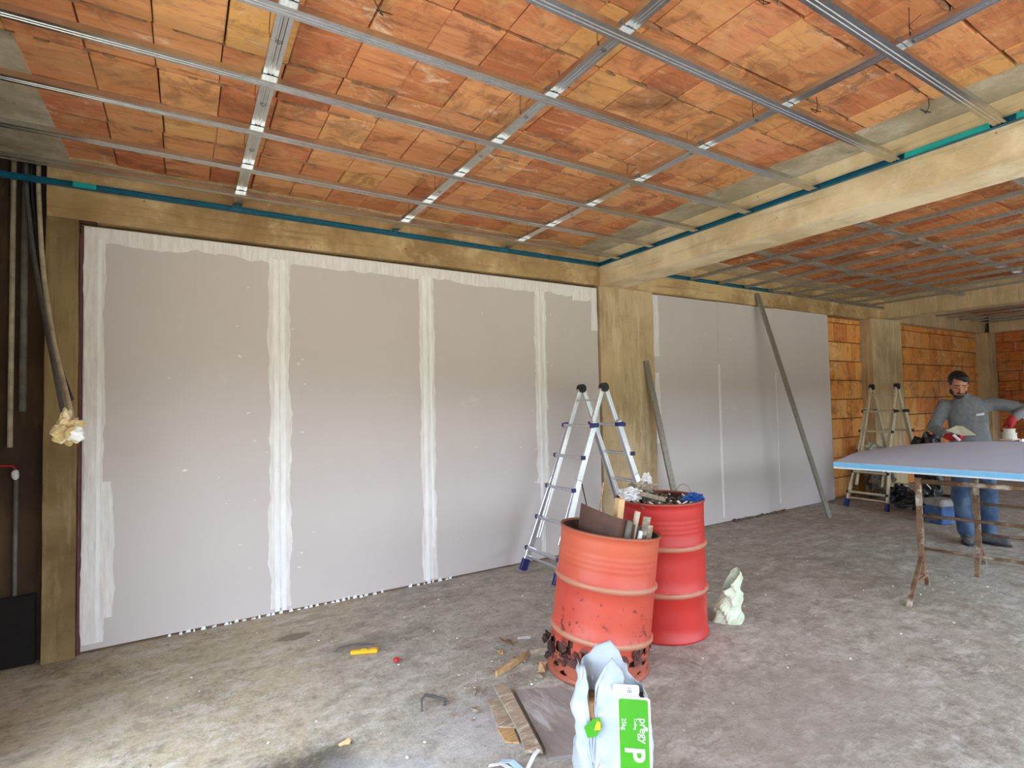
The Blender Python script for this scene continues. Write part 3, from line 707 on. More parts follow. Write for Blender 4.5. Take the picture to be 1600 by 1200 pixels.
# ------------------------------------------------------------------ drums
def drum_profile():
    pr = [(0.0, .012), (.27, .012), (.288, .0), (.293, .004), (.293, .018), (.2855, .024)]
    def hoop(z): return [(.2855, z - .022), (.292, z - .014), (.2985, z - .005), (.2985, z + .005), (.292, z + .014), (.2855, z + .022)]
    def wob(z0, z1, n):
        r = []
        for i in range(n):
            z = z0 + (z1 - z0) * (i + .5) / n; r += [(.2855, z - .008), (.2835, z), (.2855, z + .008)]
        return r
    pr += [(.2855, .10), (.2855, .18)] + hoop(.30) + [(.2855, .40), (.2855, .50)] + hoop(.59) + wob(.66, .78, 4) + [(.2855, .83), (.2855, .858), (.292, .862), (.295, .869), (.292, .877), (.286, .879), (.2825, .872), (.2825, .85)]
    return pr
def make_drum(label, loc, mat, tilt_a=0, tilt_b=0, za=.235, damaged=False, seg=160, right=(.77, -.64)):
    t = thing('oil_drum', label, 'drum', loc)
    ax_r = Vector((right[0], right[1], 0)); ax_b = Vector((-right[1], right[0], 0)) # away from camera
    rot = Matrix.Rotation(tilt_a, 3, ax_b) @ Matrix.Rotation(-tilt_b, 3, ax_r)
    def deform(v):
        if damaged:
            th = math.atan2(v.y, v.x)
            if v.z > za:
                q = v - Vector((0, 0, za)); q = rot @ q; return q + Vector((0, 0, za - .085)) + ax_r * .015
            if v.z > .02:
                k = (v.z - .02) / (za - .02)
                n = noise.noise(Vector((math.cos(th) * 2, math.sin(th) * 2, v.z * 6)))
                return Vector((v.x, v.y, v.z - .085 * k)) + Vector((v.x, v.y, 0)) * (n * .05 * k) + ax_r * .015 * k
        return v
    pr = drum_profile()
    if damaged:
        zs = [.03 + .0055 * i for i in range(40)]
        pr = pr[:6] + [(.2855, z) for z in zs] + [p for p in pr[6:] if p[1] > .25]
    bm = nb(); rings = []
    lay = bm.verts.layers.float.new('made_height')
    for r, z in pr:
        rings.append([bm.verts.new(deform(Vector((r * math.cos(2 * PI * k / seg), r * math.sin(2 * PI * k / seg), z)))) for k in range(seg)])
        for v in rings[-1]: v[lay] = z
    for (a, b, p, q) in zip(rings, rings[1:], pr, pr[1:]):
        for k in range(seg):
            zz = (p[1] + q[1]) / 2
            if damaged and .04 < zz < .262 and p[0] > .2:
                th = 2 * PI * k / seg; d = Vector((math.cos(th), math.sin(th), 0)); u = d.dot(ax_r); w2 = d.dot(ax_b)
                nn = noise.fractal(Vector((math.cos(th) * 4, math.sin(th) * 4, zz * 17)), .8, 2, 5)
                near = math.exp(-((zz - .225) / .045) ** 2)
                lean = .55 * math.exp(-((u + .78) / .3) ** 2) + .28 * math.exp(-((u - .72) / .22) ** 2)
                if w2 < .35 and nn * .9 + near * lean > .33: continue
            bm.faces.new((a[k], a[(k + 1) % seg], b[(k + 1) % seg], b[k]))
    bm.faces.new(rings[0]) if False else None
    bmesh.ops.remove_doubles(bm, verts=rings[0], dist=.001)
    body = obj('body', bm, mat, t, smooth=True)
    bm = nb(); rl = []
    for r, z in [(.278, .05), (.279, .45), (.2815, .868)]:
        rl.append([bm.verts.new(deform(Vector((r * math.cos(2 * PI * k / 48), r * math.sin(2 * PI * k / 48), z))) if z > .3 else Vector((.262 * math.cos(2 * PI * k / 48), .262 * math.sin(2 * PI * k / 48), z))) for k in range(48)])
    for a, b in zip(rl, rl[1:]):
        for k in range(48): bm.faces.new((a[k], b[k], b[(k + 1) % 48], a[(k + 1) % 48]))
    obj('rusty_inner_wall', bm, M['rust_in'], t, smooth=True)
    if damaged:
        for i in range(26):
            u = random.uniform(-.98, .98); sgn = -1
            d = ax_r * u + ax_b * (sgn * math.sqrt(1 - u * u)); z = .165 + random.uniform(-.07, .03) * (1.2 if u < -.3 else .7)
            if -.1 < u < .5 and random.random() < .6: continue
            bm = nb(); c = d * .287 + Vector((0, 0, z)) + ax_r * .012
            side = Vector((-d.y, d.x, 0)); n = 7; s = random.uniform(.012, .034)
            vv = [bm.verts.new(c + side * (s * math.cos(2 * PI * k / n) * random.uniform(.6, 1.3)) + Vector((0, 0, s * math.sin(2 * PI * k / n) * random.uniform(.6, 1.3))) + d * random.uniform(-.003, .014)) for k in range(n)]
            f = bm.faces.new(vv); bmesh.ops.triangulate(bm, faces=[f])
            r = bmesh.ops.extrude_face_region(bm, geom=bm.faces[:]); bmesh.ops.translate(bm, verts=[g for g in r['geom'] if isinstance(g, bmesh.types.BMVert)], vec=-d * .003)
            obj('rust_flake', bm, M['scale_rust'], t)
        bm = nb()
        c = -ax_r * .285 - ax_b * .03 + Vector((0, 0, .19))
        for i in range(7): lump(bm, c + ax_r * random.uniform(-.02, .07) - ax_b * random.uniform(0, .12) + Vector((0, 0, -i * .014)), random.uniform(.014, .026), .5, 2, (1, 1, 1.2), i)
        obj('torn_rusty_edge', bm, simple('black_rust', (44, 28, 26), (66, 40, 34), .95, bump=.8, scale=40), t)
    return t, deform
DA = Vector((2.065, 2.492, 0)); DB = Vector((2.775, 2.648, 0))
d1, dfA = make_drum('faded red drum, rusted through and tilting, holding offcuts and a brown sheet', DA, M['drum_a'], math.radians(7), math.radians(3), damaged=True)
d2, dfB = make_drum('bright red upright drum heaped with rubbish behind the rusty tilted one', DB, M['drum_b'])
rgt = Vector((.77, -.64, 0)); awy = Vector((.64, .77, 0))
def inA(a, b, z): return DA + dfA(rgt * a + awy * b + Vector((0, 0, z)))
def inB(a, b, z): return DB + rgt * a + awy * b + Vector((0, 0, z))
# contents of the tilted drum
bm = nb()
n = 14
for th in (0, 1):
    pass
g = [[None] * 6 for _ in range(n + 1)]
sheet = []
for i in range(n + 1):
    a = -.20 + .36 * i / n; b = -.02 - .10 * math.sin(PI * i / n) + .04
    for j in range(6):
        zz = .12 + (1.0 - .0 * i / n - .12 - (.075 * i / n)) * j / 5
        sheet.append(bm.verts.new(inA(a + .02 * j / 5, b - .02 * j / 5, zz - (.015 if i > 10 else 0))))
for i in range(n):
    for j in range(5): bm.faces.new((sheet[i * 6 + j], sheet[(i + 1) * 6 + j], sheet[(i + 1) * 6 + j + 1], sheet[i * 6 + j + 1]))
s_ = obj('bent_sheet', bm, M['brown_sheet']); sm = s_.modifiers.new('s', 'SOLIDIFY'); sm.thickness = .004
tag(s_, 'curved dark brown sheet standing in the tilted rusty drum', 'sheet')
def stick(name, p0, p1, ws, wt, mat, label, cat, group=None, bev=.003):
    bm = nb(); bar(bm, p0, p1, ws, wt, (0, 1, 0), bev); return tag(obj(name, bm, M[mat]), label, cat, group)
def pipe(name, p0, p1, r, mat, label, cat):
    bm = nb(); P0, P1 = Vector(p0), Vector(p1); d, s, t = frame(p0, p1); seg = 16; R = []
    for (pp, rad) in ((P0, r), (P1, r), (P1, r * .78), (P0, r * .78)):
        R.append([bm.verts.new(pp + (s * math.cos(2 * PI * k / seg) + t * math.sin(2 * PI * k / seg)) * rad) for k in range(seg)])
    for i in range(4):
        a, b = R[i], R[(i + 1) % 4]
        for k in range(seg): bm.faces.new((a[k], a[(k + 1) % seg], b[(k + 1) % seg], b[k]))
    return tag(obj(name, bm, M[mat], smooth=False), label, cat)
stick('timber_offcut', inA(.04, .20, .10), inA(.055, .17, 1.035), .05, .042, 'wood_pale', 'pale pine offcut standing upright between the two drums', 'wood')
pipe('plastic_pipe', inA(.06, -.03, .15), inA(.15, -.02, .995), .017, 'pvc_white', 'off-white pipe poking highest out of the tilted drum', 'pipe')
pipe('plastic_pipe', inA(.03, -.08, .15), inA(.105, -.09, .945), .018, 'pvc_grey', 'grey pipe leaning beside the brown sheet in the tilted drum', 'pipe')
pipe('plastic_pipe', inA(.10, -.12, .2), inA(.165, -.14, .905), .012, 'white_plastic', 'short white pipe end low at the drum rim', 'pipe')
stick('timber_offcut', inA(.16, .0, .15), inA(.21, .02, .965), .06, .012, 'wood_old', 'dark grey board end at the right rim of the tilted drum', 'wood')
stick('timber_offcut', inA(.19, -.04, .15), inA(.225, -.06, .93), .035, .012, 'wood_old', 'narrow grey splinter beside the dark board end in the drum', 'wood')
stick('stick', inA(-.10, .16, .2), inA(-.055, .20, 1.12), .007, .007, 'wood', 'thin straight stick rising behind the brown sheet', 'stick', bev=0)
bm = nb(); tube(bm, [inA(-.1, .1, .3), inA(-.13, .1, .85), inA(-.15, .12, .98), inA(-.19, .14, 1.10)], .004, 6); tag(obj('bent_rod', bm, M['wire'], smooth=True), 'thin bent rusty rod leaning left out of the tilted drum', 'rod')
bm = nb(); rr = random.Random(9)
for i in range(40):
    a = rr.uniform(-.17, .17); b = rr.uniform(-.17, .17); lump(bm, inA(a, b, .55 + rr.uniform(-.05, .04)), rr.uniform(.02, .05), .3, 1, (1.4, 1, .7), i)
tag(obj('rubble_fill', bm, M['dirt']), 'dark rubble lying inside the tilted drum', 'rubble', kind='stuff')
# contents of the upright drum
bm = nb()
for i in range(230):
    r = .265 * math.sqrt(rr.random()); th = rr.uniform(0, 2 * PI); a, b = r * math.cos(th), r * math.sin(th)
    z = .835 + .07 * math.exp(-((a + .14) ** 2 + (b - .05) ** 2) / .02) + rr.uniform(-.02, .022)
    c = inB(a, b, z); s = rr.uniform(.014, .045)
    mt = Matrix.Translation(c) @ Euler((rr.uniform(-.7, .7), rr.uniform(-.7, .7), rr.uniform(0, 6))).to_matrix().to_4x4()
    q = rr.random()
    if q < .55: box(bm, (-s, -s * .35, -s * .12), (s, s * .35, s * .12), 0, mt)
    else: lump(bm, c, s * .5, .4, 1, (1.3, 1, .6), i)
tag(obj('rubbish_heap', bm, M['dirt']), 'heap of small dusty scraps filling the upright drum', 'rubbish', kind='stuff')
bm = nb()
for i in range(26):
    r = .25 * math.sqrt(rr.random()); th = rr.uniform(0, 2 * PI); a, b = r * math.cos(th), r * math.sin(th); s = rr.uniform(.01, .026)
    mt = Matrix.Translation(inB(a, b, .868 + .05 * math.exp(-((a + .14) ** 2 + (b - .05) ** 2) / .02))) @ Euler((rr.uniform(-.5, .5), rr.uniform(-.5, .5), rr.uniform(0, 6))).to_matrix().to_4x4()
    box(bm, (-s, -s * .4, -.003), (s, s * .4, .003), 0, mt)
tag(obj('paper_scraps', bm, M['white_plastic']), 'small white scraps strewn on the rubbish of the upright drum', 'scraps', kind='stuff')
def crumple(name, c, r, mat, label, cat, scale=(1, 1, 1), seed=1, amp=.45, sub=4, freq=5):
    bm = nb(); vs3 = lump(bm, (0, 0, 0), 1, amp, sub, (1, 1, 1), seed, freq)
    for v in vs3:
        q = v.co * 4 + Vector((seed, 0, 0)); f = abs(noise.noise(q)) + .5 * abs(noise.noise(q * 2.3))
        v.co *= 1 - .35 * f; v.co = Vector((v.co.x * scale[0], v.co.y * scale[1], v.co.z * scale[2])) * r + Vector(c)
    return tag(obj(name, bm, M[mat]), label, cat)
crumple('plastic_cup', inB(-.07, .10, .955), .05, 'white_plastic', 'pale lilac-white crumpled cup standing on top of the rubbish in the drum', 'cup', (.8, .8, 1.5), 2, .2)
crumple('paper_rag', inB(-.20, -.08, .905), .07, 'white_plastic', 'pale grey crumpled rag over the left rim of the upright drum', 'rag', (1.2, .8, .7), 4)
crumple('dusty_cloth', inB(-.12, .03, .935), .075, 'wood_old', 'tan dusty cloth bundled on the rubbish of the upright drum', 'cloth', (1.4, .9, .5), 8)
crumple('plastic_film', inB(.21, -.10, .888), .055, 'blue_plastic', 'blue crumpled film at the right rim of the upright drum', 'plastic film', (1.3, 1, .5), 5)
stick('timber_offcut', inB(-.22, -.06, .93), inB(.02, -.16, .885), .03, .012, 'wood_old', 'flat grey slat lying across the rubbish in the upright drum', 'wood')
bm = nb(); tube(bm, [inB(.17 + .05 * math.cos(PI * i / 8), .06, .88 + .075 * math.sin(PI * i / 8)) for i in range(9)], .0015, 5); tag(obj('wire_loop', bm, M['wire']), 'thin wire loop standing over the right of the upright drum', 'wire')

# ------------------------------------------------------------------ leaning profiles
def leaning(p0, p1, w_, label):
    bm = nb(); d, s, t = frame(p0, p1, (0, -1, 0))
    a = w_ / 2; prof = [(-a, 0), (a, 0), (a, -.024), (a - .004, -.024), (a - .004, -.003), (-a + .004, -.003), (-a + .004, -.024), (-a, -.024)]
    sweep(bm, prof, p0, p1, (0, -1, 0)); return tag(obj('metal_profile', bm, M['galv_dull']), label, 'metal profile')
leaning((7.02, 3.80, .004), (6.52, 4.355, 2.94), .075, 'long grey metal profile leaning on the right-hand plasterboards up to the beam')
leaning((4.62, 4.05, .004), (4.46, 4.385, 1.99), .075, 'shorter grey metal profile leaning on the concrete column behind the drums')

# ------------------------------------------------------------------ trestle table with board
def trestle(label, x0, y0, length, h, feet=(-.5, .16), rz=.2):
    t = thing('trestle', label, 'trestle', (x0, y0, 0), (0, 0, rz))
    for k, yy in enumerate((0, -length)):
        bm = nb(); box(bm, (-.022, yy - .02, .12), (.022, yy + .02, h), .003); obj('post', bm, M['trestle'], t)
        for sx in feet:
            bm = nb(); bar(bm, (.01 * (1 if sx > 0 else -1), yy, .26), (sx, yy, .0), .022, .03, (0, 1, 0), .002); obj('splayed_foot', bm, M['trestle'], t)
        bm = nb(); bar(bm, (feet[0] * .6, yy + .014, .10), (feet[1] * .75, yy - .014, .10), .012, .022); obj('foot_tie', bm, M['trestle'], t)
    for z, r in ((h - .025, .019), (.585, .012), (.325, .011)):
        bm = nb(); tube(bm, [(0, 0, z), (0, -length, z)], r, 10); obj('rail', bm, M['trestle'], t, smooth=True)
    return t
trestle('rusty trestle under the front edge of the blue board, nearest the camera', 4.98, 2.0, 1.6, .878)
trestle('rusty trestle under the back of the blue board, in front of the man', 5.88, 1.93, 1.6, .93, (-.2, .3))
tb = thing('foam_board', 'large pale blue board lying across two rusty trestles', 'board', (0, 0, 0))
# sheet follows the trestles and bows up in the middle
def board_xy(u, v):
    near = Vector((5.11, 2.72)).lerp(Vector((5.50, .10)), 1 - v)
    far = Vector((6.28, 3.02)).lerp(Vector((6.55, .20)), 1 - v)
    return near.lerp(far, u)
def bz(u, v):  # near long edge flat on the front trestle, far edge bowed upwards away from its left corner
    y = board_xy(u, v).y
    return .880 + (.19 * (1 - math.exp(-max(0, 3.02 - y) / .6))) * max(0, (u - .12) / .88) ** 1.25
def sheet_part(name, z0, z1, mat):
    bm = nb(); nu, nv = 14, 24; T = {}; B = {}
    for i in range(nu + 1):
        for j in range(nv + 1):
            u, v = i / nu, j / nv; p = board_xy(u, v); z = bz(u, v)
            T[i, j] = bm.verts.new((p.x, p.y, z + z1)); B[i, j] = bm.verts.new((p.x, p.y, z + z0))
    for i in range(nu):
        for j in range(nv):
            bm.faces.new((T[i, j], T[i + 1, j], T[i + 1, j + 1], T[i, j + 1])); bm.faces.new((B[i, j], B[i, j + 1], B[i + 1, j + 1], B[i + 1, j]))
    for i in range(nu):
        for j in (0, nv): bm.faces.new((T[i, j], B[i, j], B[i + 1, j], T[i + 1, j]))
    for j in range(nv):
        for i in (0, nu): bm.faces.new((T[i, j], T[i, j + 1], B[i, j + 1], B[i, j]))
    return obj(name, bm, mat, tb, smooth=False)
sheet_part('backing_layer', 0, .014, M['board_under'])
sheet_part('foam_core', .014, .055, M['board_edge'])
sheet_part('face_layer', .055, .057, M['board_top'])

# ------------------------------------------------------------------ worker
MC = Vector((6.97, 2.31, 0)); mr = Vector((.31, -.95, 0)); mf = Vector((-.95, -.31, 0))
def mp(a, b, z): return mr * a + mf * b + Vector((0, 0, z))
def capsule(bm, p0, p1, r0, r1, seg=14, flat=1.0, fax=None):
    p0, p1 = Vector(p0), Vector(p1); d = (p1 - p0); L = d.length; d.normalize(); s = d.orthogonal().normalized(); t = d.cross(s)
    if fax is not None:
        s = (Vector(fax) - d * d.dot(Vector(fax))).normalized(); t = d.cross(s)
    rings = []; N_ = 5
    prof = [(-r0 * math.cos(PI / 2 * i / N_), r0 * math.sin(PI / 2 * i / N_)) for i in range(1, N_ + 1)] + [(L + r1 * math.sin(PI / 2 * i / N_), r1 * math.cos(PI / 2 * i / N_)) for i in range(0, N_)]
    a = bm.verts.new(p0 - d * r0); b = bm.verts.new(p1 + d * r1)
    for (h, r) in prof: rings.append([bm.verts.new(p0 + d * h + (s * math.cos(2 * PI * k / seg) + t * math.sin(2 * PI * k / seg) * flat) * r) for k in range(seg)])
    for k in range(seg):
        bm.faces.new((a, rings[0][(k + 1) % seg], rings[0][k])); bm.faces.new((b, rings[-1][k], rings[-1][(k + 1) % seg]))
    for x, y in zip(rings, rings[1:]):
        for k in range(seg): bm.faces.new((x[k], x[(k + 1) % seg], y[(k + 1) % seg], y[k]))
def ellip(bm, c, rx, ry, rz, rot=None, seg=20):
    mt = Matrix.Translation(c) @ (rot.to_4x4() if rot else Matrix()) @ Matrix.Diagonal((rx, ry, rz, 1))
    bmesh.ops.create_uvsphere(bm, u_segments=seg, v_segments=seg // 2 + 2, radius=1, matrix=mt)
def fuse(o, vox, it=6, fac=.5):
    r = o.modifiers.new('fuse', 'REMESH'); r.mode = 'VOXEL'; r.voxel_size = vox; r.use_smooth_shade = True
    s = o.modifiers.new('smooth', 'SMOOTH'); s.iterations = it; s.factor = fac
    return o
man = thing('person', 'bearded dark-haired man in charcoal jumper, jeans and red gloves bending over the board', 'person', MC)
# head frame: looks down and a little to the right of the picture
hc = mp(-.075, .085, 1.635)
hf = (mf * .86 + mr * .22 + Vector((0, 0, -.46))).normalized(); hs = hf.cross(Vector((0, 0, 1))).normalized(); hu = hs.cross(hf).normalized()
hs = -hs if hs.dot(mr) < 0 else hs
HR = Matrix((hs, hf, hu)).transposed()
def hp(x, y, z): return hc + HR @ Vector((x, y, z))
SHL, SHR = mp(-.195, .0, 1.425), mp(.185, .0, 1.44)
EL, ER = mp(-.30, .02, 1.185), mp(.43, .05, 1.375)
WL, WR = mp(-.175, .20, 1.105), mp(.315, .20, 1.285)
HIPL, HIPR = mp(-.085, -.04, .93), mp(.085, -.04, .93)
KL, KR = mp(-.10, .06, .50), mp(.115, .02, .50)
AL, AR = mp(-.07, .02, .085), mp(.10, -.05, .085)
bm = nb()
ellip(bm, hp(0, 0, .02), .076, .094, .108, HR); ellip(bm, hp(0, .028, -.055), .056, .062, .062, HR)
ellip(bm, hp(0, .048, -.105), .030, .028, .022, HR)
capsule(bm, hp(0, .088, .012), hp(0, .112, -.028), .009, .015)         # nose
ellip(bm, hp(-.013, .100, -.032), .009, .010, .008, HR); ellip(bm, hp(.013, .100, -.032), .009, .010, .008, HR)
for s in (-1, 1):
    ellip(bm, hp(s * .078, -.008, -.005), .011, .020, .032, HR)
    capsule(bm, hp(s * .012, .086, .030), hp(s * .048, .074, .028), .009, .008)   # brow
    ellip(bm, hp(s * .042, .066, -.022), .024, .018, .020, HR)           # cheek
capsule(bm, hp(0, -.02, -.06), mp(-.02, -.01, 1.43), .056, .066)
capsule(bm, mp(-.02, .0, 1.38), mp(-.01, -.03, .98), .125, .12, flat=.8, fax=mr)
capsule(bm, mp(-.13, 0, 1.40), mp(.13, 0, 1.41), .07, .07)
for S_, E_, W_ in ((SHL, EL, WL), (SHR, ER, WR)):
    capsule(bm, S_, E_, .048, .040); capsule(bm, E_, W_, .040, .028)
for Hh, Kk, Aa in ((HIPL, KL, AL), (HIPR, KR, AR)):
    capsule(bm, Hh, Kk, .080, .052); capsule(bm, Kk, Aa, .052, .036)
def hand_pts(W_, dirv, palm_n, curl, side):
    """palm and five fingers as capsule chains: returns list of (p0,p1,r0,r1)"""
    d = dirv.normalized(); n = (palm_n - d * palm_n.dot(d)).normalized(); l = d.cross(n) * side; out = []
    for k, (o_, L) in enumerate(((.030, .070), (.010, .078), (-.010, .072), (-.029, .056))):
        base = W_ + d * .085 + l * o_
        out.append((W_ + d * .015 + l * o_ * .6, base, .014, .011))
        p = base; ang = curl * .5
        for q in (.45, .32, .23):
            v = d * math.cos(ang) + n * math.sin(ang); e = p + v * (L * q); out.append((p, e, .0092, .0082)); p = e; ang += curl * .55
    tb_ = W_ + d * .03 + l * .03; p1_ = tb_ + (d * .5 + l * .6 + n * .45).normalized() * .04; p2_ = p1_ + (d * .8 + n * .6).normalized() * .032
    out.append((tb_, p1_, .013, .011)); out.append((p1_, p2_, .011, .009))
    return out
HLd, HLn = (mr * .8 + mf * .4 + Vector((0, 0, -.25))), Vector((0, 0, 1)) + mr * .2
HRd, HRn = (mf * .25 - mr * .2 + Vector((0, 0, -1))), mr * -1 + mf * .2
for W_, d_, n_, sd_ in ((WL, HLd, HLn, -1), (WR, HRd, HRn, 1)):
    for a in hand_pts(W_, d_, n_, 1.0, sd_): capsule(bm, a[0], a[1], a[2] * .8, a[3] * .8, 8)
for Aa, dd in ((AL, mf * .9 + mr * .1), (AR, mr * .85 + mf * .4)):
    capsule(bm, Aa + Vector((0, 0, -.045)), Aa + dd * .15 + Vector((0, 0, -.058)), .030, .024)
fuse(obj('body', bm, M['skin'], man, smooth=True), .007, 5)
# hair, beard, eyes, mouth
bm = nb(); ellip(bm, hp(0, -.028, .058), .083, .088, .088, HR); ellip(bm, hp(0, -.055, -.01), .074, .058, .075, HR); ellip(bm, hp(.012, .045, .108), .058, .046, .030, HR); ellip(bm, hp(.038, .062, .088), .032, .030, .026, HR)
for s in (-1, 1): ellip(bm, hp(s * .066, .02, .045), .018, .030, .040, HR)
fuse(obj('hair', bm, M['hair'], man, smooth=True), .008, 3)
bm = nb(); ellip(bm, hp(0, .050, -.098), .046, .042, .036, HR); ellip(bm, hp(-.052, .020, -.062), .020, .040, .036, HR); ellip(bm, hp(.052, .020, -.062), .020, .040, .036, HR); capsule(bm, hp(-.024, .096, -.050), hp(.024, .096, -.050), .008, .008)
fuse(obj('beard', bm, M['beard'], man, smooth=True), .007, 3)
bm = nb(); capsule(bm, hp(-.018, .099, -.064), hp(.018, .099, -.064), .005, .005); obj('mouth', bm, M['lip'], man, smooth=True)
for s in (-1, 1):
    bm = nb(); ellip(bm, hp(s * .030, .081, .008), .013, .008, .005, HR); obj('eye', bm, M['eye'], man, smooth=True)
    bm = nb(); capsule(bm, hp(s * .014, .094, .036), hp(s * .050, .082, .034), .0045, .0035); obj('eyebrow', bm, M['hair'], man, smooth=True)
# jumper
bm = nb()
capsule(bm, mp(-.015, .0, 1.37), mp(-.005, -.03, 1.00), .165, .165, 24, .72, mr)
capsule(bm, mp(-.15, .0, 1.405), mp(.145, .0, 1.42), .072, .072, 20)

capsule(bm, mp(-.03, .0, 1.44), mp(-.045, .02, 1.505), .085, .068, 20)
capsule(bm, mp(0, -.02, 1.05), mp(0, -.04, .93), .168, .172, 24, .75, mr)
for S_, E_, W_ in ((SHL, EL, WL), (SHR, ER, WR)):
    capsule(bm, S_, E_, .066, .056); capsule(bm, E_, W_ - (W_ - E_).normalized() * .04, .056, .040)
    for k in range(4):
        q = S_.lerp(E_, .45 + .16 * k); ellip(bm, q + Vector((0, 0, -.008)), .063, .063, .045)
j_ = fuse(obj('jumper', bm, M['jumper'], man, smooth=True), .011, 4)
tx = bpy.data.textures.new('cloth_folds', 'CLOUDS'); tx.noise_scale = .11; tx.noise_depth = 2
dm = j_.modifiers.new('folds', 'DISPLACE'); dm.texture = tx; dm.strength = .022; dm.mid_level = .5; dm.texture_coords = 'LOCAL'
bm = nb(); 
c0 = mp(.085, .137, 1.325)
vv = [bm.verts.new(c0 + mr * a + Vector((0, 0, b)) + mf * (.008 if e else 0)) for e in (0, 1) for a, b in ((-.032, -.012), (.032, -.002), (.032, .022), (-.032, .010))]
for q in ((0, 1, 2, 3), (7, 6, 5, 4), (0, 4, 5, 1), (1, 5, 6, 2), (2, 6, 7, 3), (3, 7, 4, 0)): bm.faces.new([vv[i] for i in q])
obj('chest_badge', bm, M['badge'], man)['label'] = 'small white printed badge on the chest'
# jeans
bm = nb(); capsule(bm, mp(0, -.04, .98), mp(0, -.04, .90), .145, .14, 24, .78, mr)
for Hh, Kk, Aa in ((HIPL, KL, AL), (HIPR, KR, AR)):
    capsule(bm, Hh, Kk, .102, .076); capsule(bm, Kk, Aa + Vector((0, 0, .03)), .078, .072)
    ellip(bm, Aa + Vector((0, 0, .05)), .080, .080, .04); ellip(bm, Kk + Vector((0, 0, -.05)), .082, .082, .05)
j2 = fuse(obj('jeans', bm, M['jeans'], man, smooth=True), .012, 3)
dm = j2.modifiers.new('folds', 'DISPLACE'); dm.texture = tx; dm.strength = .025; dm.mid_level = .5; dm.texture_coords = 'LOCAL'
for Aa, dd in ((AL, (mf * .95 + mr * .1)), (AR, (mr * .9 + mf * .35))):
    dd = dd.normalized(); bm = nb()
    capsule(bm, Vector((Aa.x, Aa.y, .055)) - dd * .03, Vector((Aa.x, Aa.y, .045)) + dd * .135, .052, .043)
    capsule(bm, Vector((Aa.x, Aa.y, .05)), Vector((Aa.x, Aa.y, .11)), .052, .048)
    sd2 = Vector((-dd.y, dd.x, 0))
    o = fuse(obj('shoe', bm, M['shoe'], man, smooth=True), .009, 3)
    bm = nb(); n = 24; T = []; B = []
    for k in range(n):
        a = 2 * PI * k / n; q = Vector((Aa.x, Aa.y, 0)) + dd * (.06 + .128 * math.cos(a)) + sd2 * (.05 * math.sin(a))
        T.append(bm.verts.new(q + Vector((0, 0, .022)))); B.append(bm.verts.new(q + Vector((0, 0, .001))))
    for k in range(n): bm.faces.new((T[k], T[(k + 1) % n], B[(k + 1) % n], B[k]))
    bm.faces.new(T); bm.faces.new(B[::-1]); obj('shoe_sole', bm, M['black_cap'], man)
for W_, d_, n_, sd_ in ((WL, HLd, HLn, -1), (WR, HRd, HRn, 1)):
    bm = nb(); capsule(bm, W_ + d_.normalized() * .0, W_ + d_.normalized() * .04, .036, .036)
    for a in hand_pts(W_, d_, n_, 1.0, sd_): capsule(bm, a[0], a[1], a[2] * 1.25, a[3] * 1.2, 10)
    fuse(obj('glove', bm, M['glove'], man, smooth=True), .006, 2)
def W2(p): return MC + p
# things in his hands
t = thing('hawk', 'cream plastic scraper tray held in the man\'s gloved hand on the left', 'tray', W2(mp(-.08, .30, 1.15)))
bm = nb(); vv = []
for e in (0, .008):
    for a, b, z in ((-.11, -.01, .02), (-.02, .05, .075), (.03, .07, .07), (.13, .02, -.02), (.02, -.02, -.03)): vv.append(bm.verts.new(mr * a + mf * b + Vector((0, 0, z)) + mf * e))
bm.faces.new(vv[:5][::-1]); bm.faces.new(vv[5:])
for i in range(5): bm.faces.new((vv[i], vv[(i + 1) % 5], vv[5 + (i + 1) % 5], vv[5 + i]))
obj('tray', bm, simple('cream_plastic', (226, 218, 196), (214, 204, 180), .5), t)
bm = nb(); tube(bm, [mp(-.05, .0, -.02), mp(.0, .0, -.08)], .014, 10); obj('handle', bm, M['white_plastic'], t)
t = thing('sanding_block', 'white filler tub standing on the blue board under the man\'s right-hand red glove', 'tub', W2(mp(.29, .25, 0)) + Vector((0, 0, 0)))
bm = nb()
for (r0, r1, z0, z1) in ((.056, .053, 1.095, 1.145), (.058, .058, 1.145, 1.155), (.045, .043, 1.155, 1.185), (.048, .048, 1.185, 1.195)):
    mt = Matrix.Translation((0, 0, (z0 + z1) / 2)); bmesh.ops.create_cone(bm, cap_ends=True, segments=24, radius1=r0, radius2=r1, depth=z1 - z0, matrix=mt)
obj('tub', bm, simple('dusty_white', (206, 204, 192), (190, 186, 172), .6), t)
bm = nb(); box(bm, (-.10, -.05, 1.083), (.10, .05, 1.096), .004); obj('base_plate', bm, simple('pale_plate', (190, 176, 156), (180, 166, 146), .7), t)

# ------------------------------------------------------------------ things behind the table
crumple('rubbish_bag', (8.20, 3.18, .17), .25, 'black_bag', 'black plastic rubbish bag heaped on the floor right of the cream ladder', 'bag', (1.0, .85, .9), 3, .3)
crumple('rubbish_bag', (8.60, 3.30, .66), .24, 'black_bag', 'second black bag piled highest, its top showing over the board edge', 'bag', (.8, .9, 1.7), 6, .25)
crumple('rubble_sack', (9.1, 4.17, .25), .27, 'dirt', 'dusty grey sack slumped behind the cream ladder', 'sack', (1.4, .45, .95), 7, .3)
crumple('rubble_sack', (8.75, 3.75, .13), .17, 'black_bag', 'low dark sack lying between the legs of the cream ladder', 'sack', (1.4, .9, .8), 9, .3)
t = thing('tool_case', 'black flat tool case resting on the sack behind the cream ladder', 'case', (9.05, 4.18, .52), (0, 0, .05))
bm = nb(); box(bm, (-.3, -.12, 0), (.3, .12, .13), .012); obj('case_body', bm, M['black_cap'], t)
